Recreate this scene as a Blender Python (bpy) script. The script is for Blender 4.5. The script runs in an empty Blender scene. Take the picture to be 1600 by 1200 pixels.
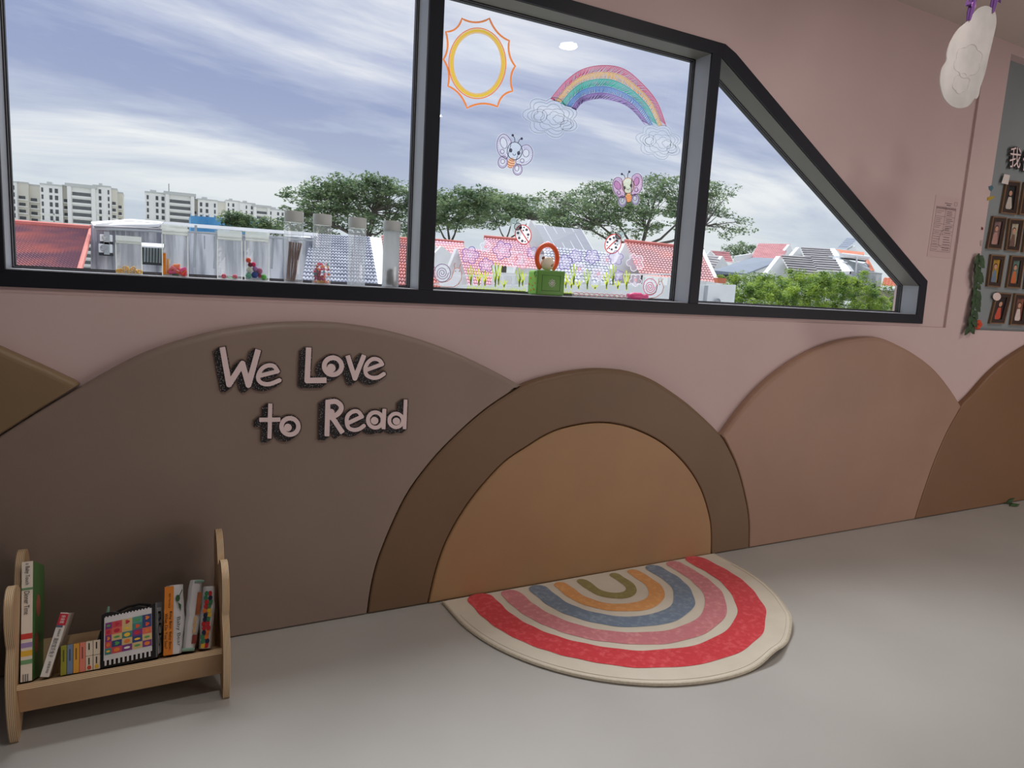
import bpy, bmesh, math, random
import numpy as np
from mathutils import Vector, Matrix
from mathutils.geometry import tessellate_polygon
random.seed(7)
PI = math.pi
SC = bpy.context.scene
COL = SC.collection

# ------------------------------------------------------------------ camera
F, YAW, PIT, ROL = 1075.0, 0.4859469, -0.1434362, 0.0573799
CAM = Vector((0.0, -2.0, 1.05626593))
cy, sy = math.cos(YAW), math.sin(YAW)
FW = Vector((sy*math.cos(PIT), cy*math.cos(PIT), math.sin(PIT)))
RT0 = Vector((cy, -sy, 0)); UP0 = RT0.cross(FW)
RT = RT0*math.cos(ROL) + UP0*math.sin(ROL)
UP = -RT0*math.sin(ROL) + UP0*math.cos(ROL)
cd = bpy.data.cameras.new('camera'); cam = bpy.data.objects.new('camera', cd); COL.objects.link(cam)
cam.matrix_world = Matrix(((RT.x, UP.x, -FW.x, CAM.x), (RT.y, UP.y, -FW.y, CAM.y), (RT.z, UP.z, -FW.z, CAM.z), (0, 0, 0, 1)))
cd.sensor_fit = 'HORIZONTAL'; cd.sensor_width = 36.0; cd.lens = F/1600*36.0
cd.clip_start = 0.02; cd.clip_end = 2000
SC.camera = cam
SC.view_settings.view_transform = 'Standard'; SC.view_settings.look = 'None'
SC.view_settings.exposure = 0.0; SC.view_settings.gamma = 1.0; SC.view_settings.use_curve_mapping = False
SC.cycles.use_denoising = True
SC.cycles.transparent_max_bounces = 32
SC.cycles.max_bounces = 8
SC.cycles.sample_clamp_indirect = 4.0

def lin(c):
    return tuple(((x/255)/12.92 if x/255 <= 0.04045 else ((x/255+0.055)/1.055)**2.4) for x in c)

# ------------------------------------------------------------------ sky
W = bpy.data.worlds.new('sky'); SC.world = W; W.use_nodes = True
nt = W.node_tree; nt.nodes.clear()
def N(t, tree=None, **kw):
    n = (tree or nt).nodes.new(t)
    for k, v in kw.items(): setattr(n, k, v)
    return n
def ramp(n, stops):
    cr = n.color_ramp
    while len(cr.elements) > 1: cr.elements.remove(cr.elements[-1])
    cr.elements[0].position = stops[0][0]; cr.elements[0].color = (*stops[0][1], 1)
    for p, c in stops[1:]:
        e = cr.elements.new(p); e.color = (*c, 1)
L = nt.links.new
tc = N('ShaderNodeTexCoord'); sx = N('ShaderNodeSeparateXYZ'); L(tc.outputs['Generated'], sx.inputs[0])
mz = N('ShaderNodeMath', operation='MAXIMUM'); L(sx.outputs['Z'], mz.inputs[0]); mz.inputs[1].default_value = 0.0
az = N('ShaderNodeMath', operation='ADD'); L(mz.outputs[0], az.inputs[0]); az.inputs[1].default_value = 0.14
dx = N('ShaderNodeMath', operation='DIVIDE'); L(sx.outputs['X'], dx.inputs[0]); L(az.outputs[0], dx.inputs[1])
dy = N('ShaderNodeMath', operation='DIVIDE'); L(sx.outputs['Y'], dy.inputs[0]); L(az.outputs[0], dy.inputs[1])
cb = N('ShaderNodeCombineXYZ'); L(dx.outputs[0], cb.inputs[0]); L(dy.outputs[0], cb.inputs[1])
mp = N('ShaderNodeMapping'); L(cb.outputs[0], mp.inputs[0])
mp.inputs['Rotation'].default_value = (0, 0, math.radians(-22)); mp.inputs['Scale'].default_value = (0.42, 0.85, 1); mp.inputs['Location'].default_value = (12.4, 0.6, 0)
n1 = N('ShaderNodeTexNoise'); L(mp.outputs[0], n1.inputs['Vector']); n1.inputs['Scale'].default_value = 1.25; n1.inputs['Detail'].default_value = 7; n1.inputs['Roughness'].default_value = 0.60; n1.inputs['Distortion'].default_value = 0.35
n2 = N('ShaderNodeTexNoise'); L(mp.outputs[0], n2.inputs['Vector']); n2.inputs['Scale'].default_value = 0.55; n2.inputs['Detail'].default_value = 3
mm = N('ShaderNodeMath', operation='MULTIPLY'); L(n2.outputs['Fac'], mm.inputs[0]); mm.inputs[1].default_value = 0.8
ma = N('ShaderNodeMath', operation='ADD'); L(n1.outputs['Fac'], ma.inputs[0]); L(mm.outputs[0], ma.inputs[1])
rp = N('ShaderNodeValToRGB'); L(ma.outputs[0], rp.inputs[0])
ramp(rp, [(0.71, lin((154, 166, 202))), (0.82, lin((188, 197, 221))), (0.91, lin((224, 228, 238))), (0.99, lin((248, 249, 251)))])
hz = N('ShaderNodeMapRange'); L(sx.outputs['Z'], hz.inputs[0]); hz.inputs[1].default_value = 0.0; hz.inputs[2].default_value = 0.26; hz.inputs[3].default_value = 0.8; hz.inputs[4].default_value = 0.0; hz.interpolation_type = 'SMOOTHSTEP'
mx = N('ShaderNodeMixRGB'); L(hz.outputs[0], mx.inputs[0]); L(rp.outputs[0], mx.inputs[1]); mx.inputs[2].default_value = (*lin((212, 222, 226)), 1)
bg = N('ShaderNodeBackground'); L(mx.outputs[0], bg.inputs[0]); bg.inputs[1].default_value = 1.05
wo = N('ShaderNodeOutputWorld'); L(bg.outputs[0], wo.inputs[0])

def light(kind, name, loc, target, energy, color, **kw):
    d = bpy.data.lights.new(name, kind); o = bpy.data.objects.new(name, d); COL.objects.link(o)
    d.energy = energy; d.color = color
    for k, v in kw.items(): setattr(d, k, v)
    o.location = loc
    o.rotation_euler = (Vector(target)-Vector(loc)).to_track_quat('-Z', 'Y').to_euler()
    return o
# bright overcast sun behind the cloud deck, in front of the window
light('SUN', 'hazy_sun', (1.5, 6, 10), (0.9, 0.0, 0.0), 4.9, (0.97, 0.99, 1.0), angle=math.radians(34))
# unseen low fill added to brighten wall and pads, then the ceiling lamps
light('AREA', 'room_fill', (4.2, -3.2, 0.45), (2.2, 0, 0.8), 30, (1.0, 0.90, 0.87), shape='RECTANGLE', size=3.4, size_y=0.85)
DOWN = [(1.981, -1.059, 'nearer the window mullions'), (.2, -1.059, 'added as fill above the plywood rack'), (4.4, -1.059, 'added as fill over the photo board end'), (1.981, -3.0, 'added as fill in the middle of the room'), (4.4, -3.0, 'added as fill in the far right of the room')]  # the first is mirrored in the glass; the other four are added fill
for lx, ly, _ in DOWN: light('AREA', 'ceiling_downlight_glow', (lx, ly, 2.318), (lx, ly, 0), 6.5 if ly > -2 else 3.5, (1.0, 0.95, 0.91), shape='DISK', size=0.09)

# ------------------------------------------------------------------ pixel helpers: a sight line met with a real plane
def ray(u, v):
    return RT*((u-800)/F) + UP*(-(v-600)/F) + FW
def at(u, v, Y):
    d = ray(u, v); return CAM + d*((Y+2)/d.y)
def onz(u, v, z=0.0):
    d = ray(u, v); return CAM + d*((z-CAM.z)/d.z)

# ------------------------------------------------------------------ materials
def mat(name, col, rough=0.6, metal=0.0, noise=0.0, nscale=8.0, bump=0.0, bscale=60.0, col2=None, stretch=(1, 1, 1), emit=0, spec=0.5, detail=4.0, sheen=0.0, translucent=0.0, ns=(0.35, 0.65)):
    m = bpy.data.materials.new(name); m.use_nodes = True; t = m.node_tree; l = t.links.new
    b = t.nodes['Principled BSDF']; c = lin(col)
    b.inputs['Base Color'].default_value = (*c, 1); b.inputs['Roughness'].default_value = rough; b.inputs['Metallic'].default_value = metal
    b.inputs['Specular IOR Level'].default_value = spec
    if sheen: b.inputs['Sheen Weight'].default_value = sheen
    tcn = N('ShaderNodeTexCoord', t); mpn = N('ShaderNodeMapping', t); l(tcn.outputs['Object'], mpn.inputs[0]); mpn.inputs['Scale'].default_value = stretch
    if noise or col2:
        nn = N('ShaderNodeTexNoise', t); l(mpn.outputs[0], nn.inputs['Vector']); nn.inputs['Scale'].default_value = nscale; nn.inputs['Detail'].default_value = detail
        rr = N('ShaderNodeValToRGB', t); l(nn.outputs['Fac'], rr.inputs[0])
        c2 = lin(col2) if col2 else tuple(x*(1-noise) for x in c)
        ramp(rr, [(ns[0], c2), (ns[1], c)]); l(rr.outputs[0], b.inputs['Base Color'])
        csrc = rr.outputs[0]
    else: csrc = None
    if bump:
        bn = N('ShaderNodeTexNoise', t); l(mpn.outputs[0], bn.inputs['Vector']); bn.inputs['Scale'].default_value = bscale; bn.inputs['Detail'].default_value = 3
        bb = N('ShaderNodeBump', t); l(bn.outputs['Fac'], bb.inputs['Height']); bb.inputs['Strength'].default_value = bump; bb.inputs['Distance'].default_value = 0.002
        l(bb.outputs[0], b.inputs['Normal'])
    if emit:
        b.inputs['Emission Color'].default_value = (*c, 1); b.inputs['Emission Strength'].default_value = emit
    if translucent:
        tr = N('ShaderNodeBsdfTranslucent', t); tr.inputs[0].default_value = (*c, 1)
        if csrc: l(csrc, tr.inputs[0])
        mixn = N('ShaderNodeMixShader', t); mixn.inputs[0].default_value = translucent
        l(b.outputs[0], mixn.inputs[1]); l(tr.outputs[0], mixn.inputs[2]); l(mixn.outputs[0], t.nodes['Material Output'].inputs[0])
    return m
def see_through(name, col, alpha, rough=0.1, translucent=0.7, edge=0.0, gloss=0.0):
    """film, cling sticker, clear plastic: part open, part tinted body that passes light on"""
    m = bpy.data.materials.new(name); m.use_nodes = True; t = m.node_tree; t.nodes.clear(); l = t.links.new
    tp = N('ShaderNodeBsdfTransparent', t); tr = N('ShaderNodeBsdfTranslucent', t); df = N('ShaderNodeBsdfDiffuse', t)
    c = (*lin(col), 1); tr.inputs[0].default_value = c; df.inputs[0].default_value = c
    m1 = N('ShaderNodeMixShader', t); m1.inputs[0].default_value = translucent; l(df.outputs[0], m1.inputs[1]); l(tr.outputs[0], m1.inputs[2])
    m2 = N('ShaderNodeMixShader', t); l(tp.outputs[0], m2.inputs[1]); l(m1.outputs[0], m2.inputs[2])
    if edge:
        lw = N('ShaderNodeLayerWeight', t); lw.inputs[0].default_value = 0.35
        mr = N('ShaderNodeMapRange', t); l(lw.outputs['Facing'], mr.inputs[0]); mr.inputs[1].default_value = 0.45; mr.inputs[2].default_value = 1.0; mr.inputs[3].default_value = alpha; mr.inputs[4].default_value = min(1, alpha+edge)
        l(mr.outputs[0], m2.inputs[0])
    else: m2.inputs[0].default_value = alpha
    out = N('ShaderNodeOutputMaterial', t); last = m2
    if gloss:
        g = N('ShaderNodeBsdfGlossy', t); g.inputs['Roughness'].default_value = rough
        m3 = N('ShaderNodeMixShader', t); m3.inputs[0].default_value = gloss; l(m2.outputs[0], m3.inputs[1]); l(g.outputs[0], m3.inputs[2]); last = m3
    l(last.outputs[0], out.inputs[0]); return m

M = {}
M['wall'] = mat('pink_wall_paint', (207, 183, 181), 0.75, noise=0.05, nscale=2.5, bump=0.25, bscale=25)
M['ceiling'] = mat('ceiling_paint', (196, 186, 178), 0.8, noise=0.04, nscale=3)
M['floor'] = mat('grey_vinyl_floor', (184, 182, 178), 0.42, noise=0.05, nscale=3, bump=0.05, bscale=180)
M['frame'] = mat('navy_black_powder_coat', (24, 27, 37), 0.5, bump=0.06, bscale=400, spec=0.3, noise=0.1, nscale=10)
M['liner'] = mat('lit_grey_reveal_liner', (148, 151, 158), 0.36, bump=0.05, bscale=300, noise=0.06, nscale=5)
M['soffit'] = mat('shaded_soffit_liner', (104, 102, 96), 0.5, noise=0.06, nscale=5)  # liner tones follow the light: sides pale, soffit shade put into its colour
M['gasket'] = mat('black_rubber_gasket', (14, 14, 18), 0.5, noise=0.1)
M['bead'] = mat('grey_silicone_bead', (150, 152, 160), 0.45, noise=0.1)
M['sillm'] = mat('pale_sill_edge', (188, 190, 200), 0.4, noise=0.12, nscale=30)
M['ink'] = see_through('black_ink', (22, 22, 36), 0.95, translucent=0.5)
M['black'] = mat('matt_black', (12, 12, 14), 0.6, noise=0.1)
M['white'] = mat('white_plastic', (235, 235, 232), 0.45, noise=0.03)

# ------------------------------------------------------------------ mesh helpers
class MB:
    def __init__(s): s.v = []; s.f = []; s.mi = []; s.cur = 0
    def add(s, vs, fs):
        o = len(s.v); s.v += [tuple(x) for x in vs]; s.f += [tuple(i+o for i in f) for f in fs]; s.mi += [s.cur]*len(fs)
    def box(s, x0, x1, y0, y1, z0, z1, rot=None, c=None):
        vs = [Vector((x, y, z)) for x in (x0, x1) for y in (y0, y1) for z in (z0, z1)]
        if rot is not None:
            cc = Vector(c) if c is not None else Vector(((x0+x1)/2, (y0+y1)/2, (z0+z1)/2)); vs = [rot @ (p-cc)+cc for p in vs]
        s.add(vs, [(0, 1, 3, 2), (4, 6, 7, 5), (0, 4, 5, 1), (2, 3, 7, 6), (0, 2, 6, 4), (1, 5, 7, 3)])
    def quadbox(s, a, b, c, d, n):
        """slab: corners a,b,c,d and an offset vector n"""
        n = Vector(n); vs = [Vector(p) for p in (a, b, c, d)]; vs += [p+n for p in vs]
        s.add(vs, [(3, 2, 1, 0), (4, 5, 6, 7), (0, 1, 5, 4), (1, 2, 6, 5), (2, 3, 7, 6), (3, 0, 4, 7)])
    def prism(s, pts, n):
        n = Vector(n); pts = [Vector(p) for p in pts]; k = len(pts)
        vs = pts+[p+n for p in pts]
        s.add(vs, [tuple(range(k-1, -1, -1)), tuple(range(k, 2*k))]+[(i, (i+1) % k, k+(i+1) % k, k+i) for i in range(k)])
    def tube(s, pts, r, seg=8, cap=True):
        pts = [Vector(p) for p in pts]; ext = [max(p[k] for p in pts)-min(p[k] for p in pts) for k in range(3)]; rs = r if isinstance(r, (list, tuple)) else [r]*len(pts)
        vs = []; ref = None
        for i, p in enumerate(pts):
            t = (pts[min(i+1, len(pts)-1)]-pts[max(i-1, 0)]).normalized()
            if ref is None: k_ = ext.index(min(ext)); ref = Vector([1.0 if q == k_ else 0.0 for q in range(3)]); ref = ref if abs(t.dot(ref)) < .9 else Vector((t.y, t.z, t.x))
            a = t.cross(ref).normalized(); b = t.cross(a).normalized(); 
            vs += [p+(a*math.cos(2*PI*j/seg)+b*math.sin(2*PI*j/seg))*rs[i] for j in range(seg)]
        fs = [(i*seg+j, i*seg+(j+1) % seg, (i+1)*seg+(j+1) % seg, (i+1)*seg+j) for i in range(len(pts)-1) for j in range(seg)]
        if cap: fs += [tuple(range(seg-1, -1, -1)), tuple(range((len(pts)-1)*seg, len(pts)*seg))]
        s.add(vs, fs)
    def lathe(s, prof, c=(0, 0, 0), seg=24, axis='z'):
        vs = []; cx, cyy, cz = c
        for r, h in prof:
            for j in range(seg):
                a = 2*PI*j/seg; p, q = r*math.cos(a), r*math.sin(a)
                vs.append((cx+p, cyy+q, cz+h) if axis == 'z' else (cx+h, cyy+p, cz+q) if axis == 'x' else (cx+p, cyy+h, cz+q))
        fs = [(i*seg+j, i*seg+(j+1) % seg, (i+1)*seg+(j+1) % seg, (i+1)*seg+j) for i in range(len(prof)-1) for j in range(seg)]
        s.add(vs, fs)
    def ball(s, c, r, seg=12, rings=8, sc=(1, 1, 1)):
        prof = [(math.sin(PI*i/rings), -math.cos(PI*i/rings)) for i in range(rings+1)]
        vs = []; fs = []
        for p, h in prof:
            for j in range(seg):
                a = 2*PI*j/seg; vs.append((c[0]+r*sc[0]*max(p, 1e-4)*math.cos(a), c[1]+r*sc[1]*max(p, 1e-4)*math.sin(a), c[2]+r*sc[2]*h))
        fs = [(i*seg+j, i*seg+(j+1) % seg, (i+1)*seg+(j+1) % seg, (i+1)*seg+j) for i in range(rings) for j in range(seg)]
        s.add(vs, fs)
ORG = {}
def obj(name, mb, m, parent=None, origin=None, smooth=False, bevel=0.0, kind=None, label=None, cat=None, group=None, bseg=2):
    o0 = Vector(ORG[parent.name]) if parent is not None else Vector(origin if origin is not None else (0, 0, 0))
    me = bpy.data.meshes.new(name)
    me.from_pydata([tuple(Vector(v)-o0) for v in mb.v], [], mb.f)
    for mm_ in (m if isinstance(m, (list, tuple)) else [m]): me.materials.append(M[mm_] if isinstance(mm_, str) else mm_)
    if max(mb.mi, default=0): me.polygons.foreach_set('material_index', mb.mi)
    bm = bmesh.new(); bm.from_mesh(me)
    if not smooth == 'leaf': bmesh.ops.recalc_face_normals(bm, faces=bm.faces)
    if bevel:
        ed = [e for e in bm.edges if len(e.link_faces) == 2 and e.calc_face_angle(0) > 0.6]
        bmesh.ops.bevel(bm, geom=ed, offset=bevel, segments=bseg, affect='EDGES', profile=0.5)
    bm.to_mesh(me); bm.free()
    if smooth and smooth != 'leaf':
        me.polygons.foreach_set('use_smooth', [True]*len(me.polygons))
        try: me.set_sharp_from_angle(angle=math.radians(40))
        except Exception: pass
    o = bpy.data.objects.new(name, me); COL.objects.link(o)
    if parent is not None: o.parent = parent; o.location = (0, 0, 0)
    else: o.location = o0
    ORG[o.name] = tuple(o0)
    tag(o, label, cat, group, kind); return o
def tag(o, label=None, cat=None, group=None, kind=None):
    if label: o['label'] = label
    if cat: o['category'] = cat
    if group: o['group'] = group
    if kind: o['kind'] = kind
def thing(name, label, cat, loc=(0, 0, 0), group=None, kind=None):
    o = bpy.data.objects.new(name, None); COL.objects.link(o); o.location = loc; o.empty_display_size = 0.05
    ORG[o.name] = tuple(loc); tag(o, label, cat, group, kind); return o
def copy_tree(o, loc=None, rot=None, label=None, group=None, parent=None):
    c = o.copy(); COL.objects.link(c)
    if parent is not None: c.parent = parent
    if loc is not None: c.location = loc; ORG[c.name] = tuple(loc)
    if rot is not None: c.rotation_euler = rot
    if label: c['label'] = label
    if group: c['group'] = group
    for ch in o.children: copy_tree(ch, parent=c)
    return c
def smoothline(pts, n=8, closed=False):
    P = [np.array(p, float) for p in pts]; out = []; k = len(P)
    for i in range(k if closed else k-1):
        p0, p1, p2, p3 = (P[(i-1) % k], P[i], P[(i+1) % k], P[(i+2) % k]) if closed else (P[max(i-1, 0)], P[i], P[i+1], P[min(i+2, k-1)])
        for j in range(n):
            t = j/n
            out.append(0.5*((2*p1)+(-p0+p2)*t+(2*p0-5*p1+4*p2-p3)*t*t+(-p0+3*p1-3*p2+p3)*t**3))
    if not closed: out.append(P[-1])
    return out
def sdfmesh(mb, f, x0, x1, y0, y1, h, mp_, thick):
    """outline a 2-D distance function on a grid; mp_(x, y, d) places it, d runs 0..thick"""
    nx, ny = int((x1-x0)/h)+2, int((y1-y0)/h)+2
    X = x0+np.arange(nx)*h; Y = y0+np.arange(ny)*h; G = f(*np.meshgrid(X, Y, indexing='ij'))
    vid = {}; V2 = []
    def vert(key, p):
        if key not in vid: vid[key] = len(V2); V2.append(p)
        return vid[key]
    faces = []; sides = []
    ins = G < 0
    cells = np.argwhere(ins[:-1, :-1] | ins[1:, :-1] | ins[:-1, 1:] | ins[1:, 1:])
    for i, j in cells:
        cs = [(i, j), (i+1, j), (i+1, j+1), (i, j+1)]; poly = []; cr = []
        for k in range(4):
            a, b = cs[k], cs[(k+1) % 4]; ga, gb = G[a], G[b]
            if ga < 0: poly.append(vert(a, (X[a[0]], Y[a[1]])))
            if (ga < 0) != (gb < 0):
                t = ga/(ga-gb); key = (min(a, b), max(a, b))
                w = vert(key, (X[a[0]]+(X[b[0]]-X[a[0]])*t, Y[a[1]]+(Y[b[1]]-Y[a[1]])*t)); poly.append(w); cr.append((w, ga < 0))
        if len(poly) > 2: faces.append(tuple(poly))
        if len(cr) == 2: sides.append((cr[0][0], cr[1][0]) if cr[0][1] else (cr[1][0], cr[0][0]))
    n = len(V2)
    vs = [mp_(x, y, 0) for x, y in V2]
    if thick:
        vs += [mp_(x, y, thick) for x, y in V2]
        fs = faces+[tuple(q+n for q in reversed(fc)) for fc in faces]+[(a, a+n, b+n, b) for a, b in sides]
    else: fs = faces
    mb.add(vs, fs)
def seg_d(px, py, a, b):
    ax, ay = a; bx, by = b; vx, vy = bx-ax, by-ay; L2 = vx*vx+vy*vy+1e-12
    t = np.clip(((px-ax)*vx+(py-ay)*vy)/L2, 0, 1); return np.hypot(px-ax-t*vx, py-ay-t*vy)
def path_d(pts, w, flat=False):
    def f(x, y):
        d = None
        for a, b in zip(pts[:-1], pts[1:]):
            e = seg_d(x, y, a, b); d = e if d is None else np.minimum(d, e)
        d = d-w
        if flat:
            for p, q in ((pts[0], pts[1]), (pts[-1], pts[-2])):
                dx_, dy_ = p[0]-q[0], p[1]-q[1]; l_ = math.hypot(dx_, dy_)+1e-9; al = ((x-p[0])*dx_+(y-p[1])*dy_)/l_
                d = np.where(seg_d(x, y, p, (p[0]+dx_/l_*w, p[1]+dy_/l_*w)) < w*1.5, np.maximum(d, al-w*.3), d)
        return d
    return f
def ribbon(mb, pts, w, mp_, closed=False):
    """flat printed line of width w along pts (2-D), placed by mp_"""
    P = [np.array(p, float) for p in pts]; k = len(P)
    if closed: P.append(P[0]); k += 1
    L_, R_ = [], []
    for i in range(k):
        if closed: t = P[(i+1) % (k-1)]-P[(i-1) % (k-1)] if i < k-1 else P[1]-P[-2]
        else: t = P[min(i+1, k-1)]-P[max(i-1, 0)]
        t = t/(np.hypot(*t)+1e-9); nrm = np.array((-t[1], t[0]))*w/2
        L_.append(P[i]+nrm); R_.append(P[i]-nrm)
    mb.add([mp_(*p) for p in L_]+[mp_(*p) for p in R_], [(i, i+1, k+i+1, k+i) for i in range(k-1)])
def ell(cx, cyy, rx, ry, tilt=0, n=28, a0=0, a1=360):
    t = math.radians(tilt); out = []
    full = abs(a1-a0) >= 360
    for i in range(n if full else n+1):
        a = math.radians(a0+(a1-a0)*i/n); x, y = rx*math.cos(a), ry*math.sin(a)
        out.append((cx+x*math.cos(t)-y*math.sin(t), cyy+x*math.sin(t)+y*math.cos(t)))
    return out
def fillpoly(mb, pts, mp_):
    mb.add([mp_(*p) for p in pts], [tuple(range(len(pts)))])
TXT = {}
def text_polys(s):
    if s in TXT: return TXT[s]
    cu = bpy.data.curves.new('t', 'FONT'); cu.body = s; cu.align_x = 'LEFT'; cu.fill_mode = 'BOTH' if False else cu.fill_mode
    o = bpy.data.objects.new('t', cu); COL.objects.link(o)
    dg = bpy.context.evaluated_depsgraph_get(); me = bpy.data.meshes.new_from_object(o.evaluated_get(dg))
    vs = [(v.co.x, v.co.y) for v in me.vertices]; fs = [tuple(p.vertices) for p in me.polygons]
    bpy.data.objects.remove(o); bpy.data.curves.remove(cu); bpy.data.meshes.remove(me)
    if vs:
        x0, x1 = min(v[0] for v in vs), max(v[0] for v in vs); y0, y1 = min(v[1] for v in vs), max(v[1] for v in vs)
        w = max(x1-x0, 1e-6); hh = max(y1-y0, 1e-6); vs = [((v[0]-x0)/w, (v[1]-y0)/hh) for v in vs]
        TXT[s] = (vs, fs, w/hh)
    else: TXT[s] = ([], [], 1)
    return TXT[s]
def text(mb, s, o, ex, ey):
    """text fitted to the box o + a*ex + b*ey (a, b in 0..1)"""
    vs, fs, asp = text_polys(s); o, ex, ey = Vector(o), Vector(ex), Vector(ey)
    mb.add([o+ex*a+ey*b for a, b in vs], fs)
# ------------------------------------------------------------------ room shell
def struct(name, mb, m, **k): return obj(name, mb, m, kind='structure', **k)
ZC = 2.333; WY = 0.034; RY = 0.045
XL = -0.372; XR = 7.2; YB = -5.2
m = MB(); m.add([(XL, YB, 0), (XR, YB, 0), (XR, 0.12, 0), (XL, 0.12, 0)], [(0, 1, 2, 3)]); struct('floor', m, 'floor')
m = MB(); m.box(XL, XR, YB, 0.3, ZC, ZC+0.05); struct('ceiling', m, 'ceiling')
m = MB()
def wquad(x0, x1, z0, z1, y): m.add([(x0, y, z0), (x1, y, z0), (x1, y, z1), (x0, y, z1)], [(0, 1, 2, 3)])
wquad(XL, 3.475, 0, 0.967, WY); wquad(3.475, 3.68, 0, ZC, WY); wquad(3.68, XR, 0, 0.960, WY); wquad(3.68, XR, 2.288, ZC, WY)
# shallow panel that carries the window, set back a centimetre
m.add([(XL, WY, .967), (3.475, WY, .967), (3.475, RY, .967), (XL, RY, .967)], [(0, 1, 2, 3)])
m.add([(3.475, WY, .967), (3.475, WY, ZC), (3.475, RY, ZC), (3.475, RY, .967)], [(0, 1, 2, 3)])
out = [(-0.355, .983), (3.292, .983), (3.286, 1.183), (1.935, 1.951), (1.880, 1.972), (-0.355, 1.972)]
wquad(XL, 3.475, .967, .983, RY); wquad(XL, -0.355, .983, ZC, RY)
poly = [(3.292, .983), (3.475, .983), (3.475, ZC), (-.355, ZC), (-.355, 1.972), (1.880, 1.972), (1.935, 1.951), (3.286, 1.183)]
for t in tessellate_polygon([[Vector((x, z, 0)) for x, z in poly]]):
    m.add([(poly[i][0], RY, poly[i][1]) for i in t], [(0, 1, 2)])
# niche for the photo board
NY = 0.085
m.add([(3.68, WY, .960), (XR, WY, .960), (XR, NY, .960), (3.68, NY, .960)], [(0, 1, 2, 3)])
m.add([(3.68, WY, .960), (3.68, WY, 2.288), (3.68, NY, 2.288), (3.68, NY, .960)], [(0, 1, 2, 3)])
m.add([(3.68, WY, 2.288), (XR, WY, 2.288), (XR, NY, 2.288), (3.68, NY, 2.288)], [(0, 1, 2, 3)])
# thickness round the window opening
for (a, b) in zip(out, out[1:]+out[:1]):
    m.add([(a[0], RY, a[1]), (b[0], RY, b[1]), (b[0], .20, b[1]), (a[0], .20, a[1])], [(0, 1, 2, 3)])
struct('wall_front', m, 'wall')
m = MB(); wquad(3.68, XR, .960, 2.288, NY); M['board'] = mat('grey_blue_board', (136, 144, 147), 0.8, noise=0.06, nscale=4, bump=0.2, bscale=12)
struct('wall_niche', m, 'board')
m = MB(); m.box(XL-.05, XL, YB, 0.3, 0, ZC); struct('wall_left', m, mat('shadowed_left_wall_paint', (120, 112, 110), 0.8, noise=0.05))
m = MB(); m.box(XR, XR+.05, YB, 0.3, 0, ZC); struct('wall_right', m, 'wall')
m = MB(); m.box(XL, XR, YB-.05, YB, 0, ZC); struct('wall_back', m, 'wall')

for lx, ly, nm in DOWN:
    dl = thing('ceiling_downlight', 'round recessed white ceiling downlight '+nm, 'ceiling light', (lx, ly, ZC), 'recessed ceiling downlights')
    b = MB(); b.lathe([(.046, -.004), (.060, -.006), (.063, 0), (.046, 0)], (lx, ly, ZC-.0005), 32); obj('trim_ring', b, 'white', dl, smooth=True)
    b = MB(); b.lathe([(.0001, -.003), (.045, -.003), (.045, -.001)], (lx, ly, ZC-.0005), 32); obj('lamp_diffuser', b, mat('lamp_glow', (255, 250, 240), .5, emit=14), dl)

# ------------------------------------------------------------------ window
win = thing('window_1', None, None, (1.4, 0.04, 1.0), kind='structure')
FY0, FY1, GY = 0.038, 0.152, 0.135
def bar(name, pts, y0=FY0, y1=FY1, mt='frame', bev=0.0012):
    b = MB(); b.prism([(x, y0, z) for x, z in pts], (0, y1-y0, 0)); return obj(name, b, mt, win, bevel=bev)
bar('bottom_rail', [(-.355, .982), (3.293, .981), (3.241, 1.024), (-.31, 1.024)])
bar('top_rail', [(-.31, 1.929), (1.867, 1.929), (1.88, 1.972), (-.355, 1.972)])
bar('left_rail', [(-.355, .982), (-.31, 1.024), (-.31, 1.929), (-.355, 1.972)])
bar('sloping_rail', [(1.867, 1.929), (3.236, 1.160), (3.286, 1.185), (1.935, 1.951), (1.88, 1.972)])
bar('right_rail', [(3.241, 1.024), (3.293, .981), (3.286, 1.185), (3.236, 1.160)])
bar('mullion', [(.734, 1.024), (.780, 1.024), (.780, 1.929), (.734, 1.929)])
bar('mullion', [(1.823, 1.024), (1.867, 1.024), (1.867, 1.929), (1.823, 1.929)])
b = MB(); b.box(-.31, .734, .046, .128, 1.0240, 1.0262); b.box(.780, 1.823, .046, .128, 1.0240, 1.0262); b.box(1.867, 3.241, .046, .128, 1.0240, 1.0262); obj('sill_plate', b, 'sillm', win, label='pale metal sill strip behind the black rail')
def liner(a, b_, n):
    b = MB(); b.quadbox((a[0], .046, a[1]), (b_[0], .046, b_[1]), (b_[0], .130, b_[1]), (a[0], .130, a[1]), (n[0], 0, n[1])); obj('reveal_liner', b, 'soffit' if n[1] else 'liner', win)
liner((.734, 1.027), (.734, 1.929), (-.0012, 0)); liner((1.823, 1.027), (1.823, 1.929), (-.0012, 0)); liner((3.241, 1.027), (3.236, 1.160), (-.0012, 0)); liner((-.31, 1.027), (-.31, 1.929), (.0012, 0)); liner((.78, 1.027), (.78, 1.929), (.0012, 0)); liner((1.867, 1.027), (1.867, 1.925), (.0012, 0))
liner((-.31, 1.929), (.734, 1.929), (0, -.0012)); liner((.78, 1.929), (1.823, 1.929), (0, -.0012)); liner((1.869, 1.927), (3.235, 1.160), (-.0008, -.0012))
gl = bpy.data.materials.new('window_glass'); gl.use_nodes = True; t = gl.node_tree; t.nodes.clear()
tp = N('ShaderNodeBsdfTransparent', t); gs = N('ShaderNodeBsdfGlossy', t); gs.inputs['Roughness'].default_value = 0.0
tp.inputs[0].default_value = (0.985, 0.992, 0.99, 1); mxs = N('ShaderNodeMixShader', t); mxs.inputs[0].default_value = 0.045
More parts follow.
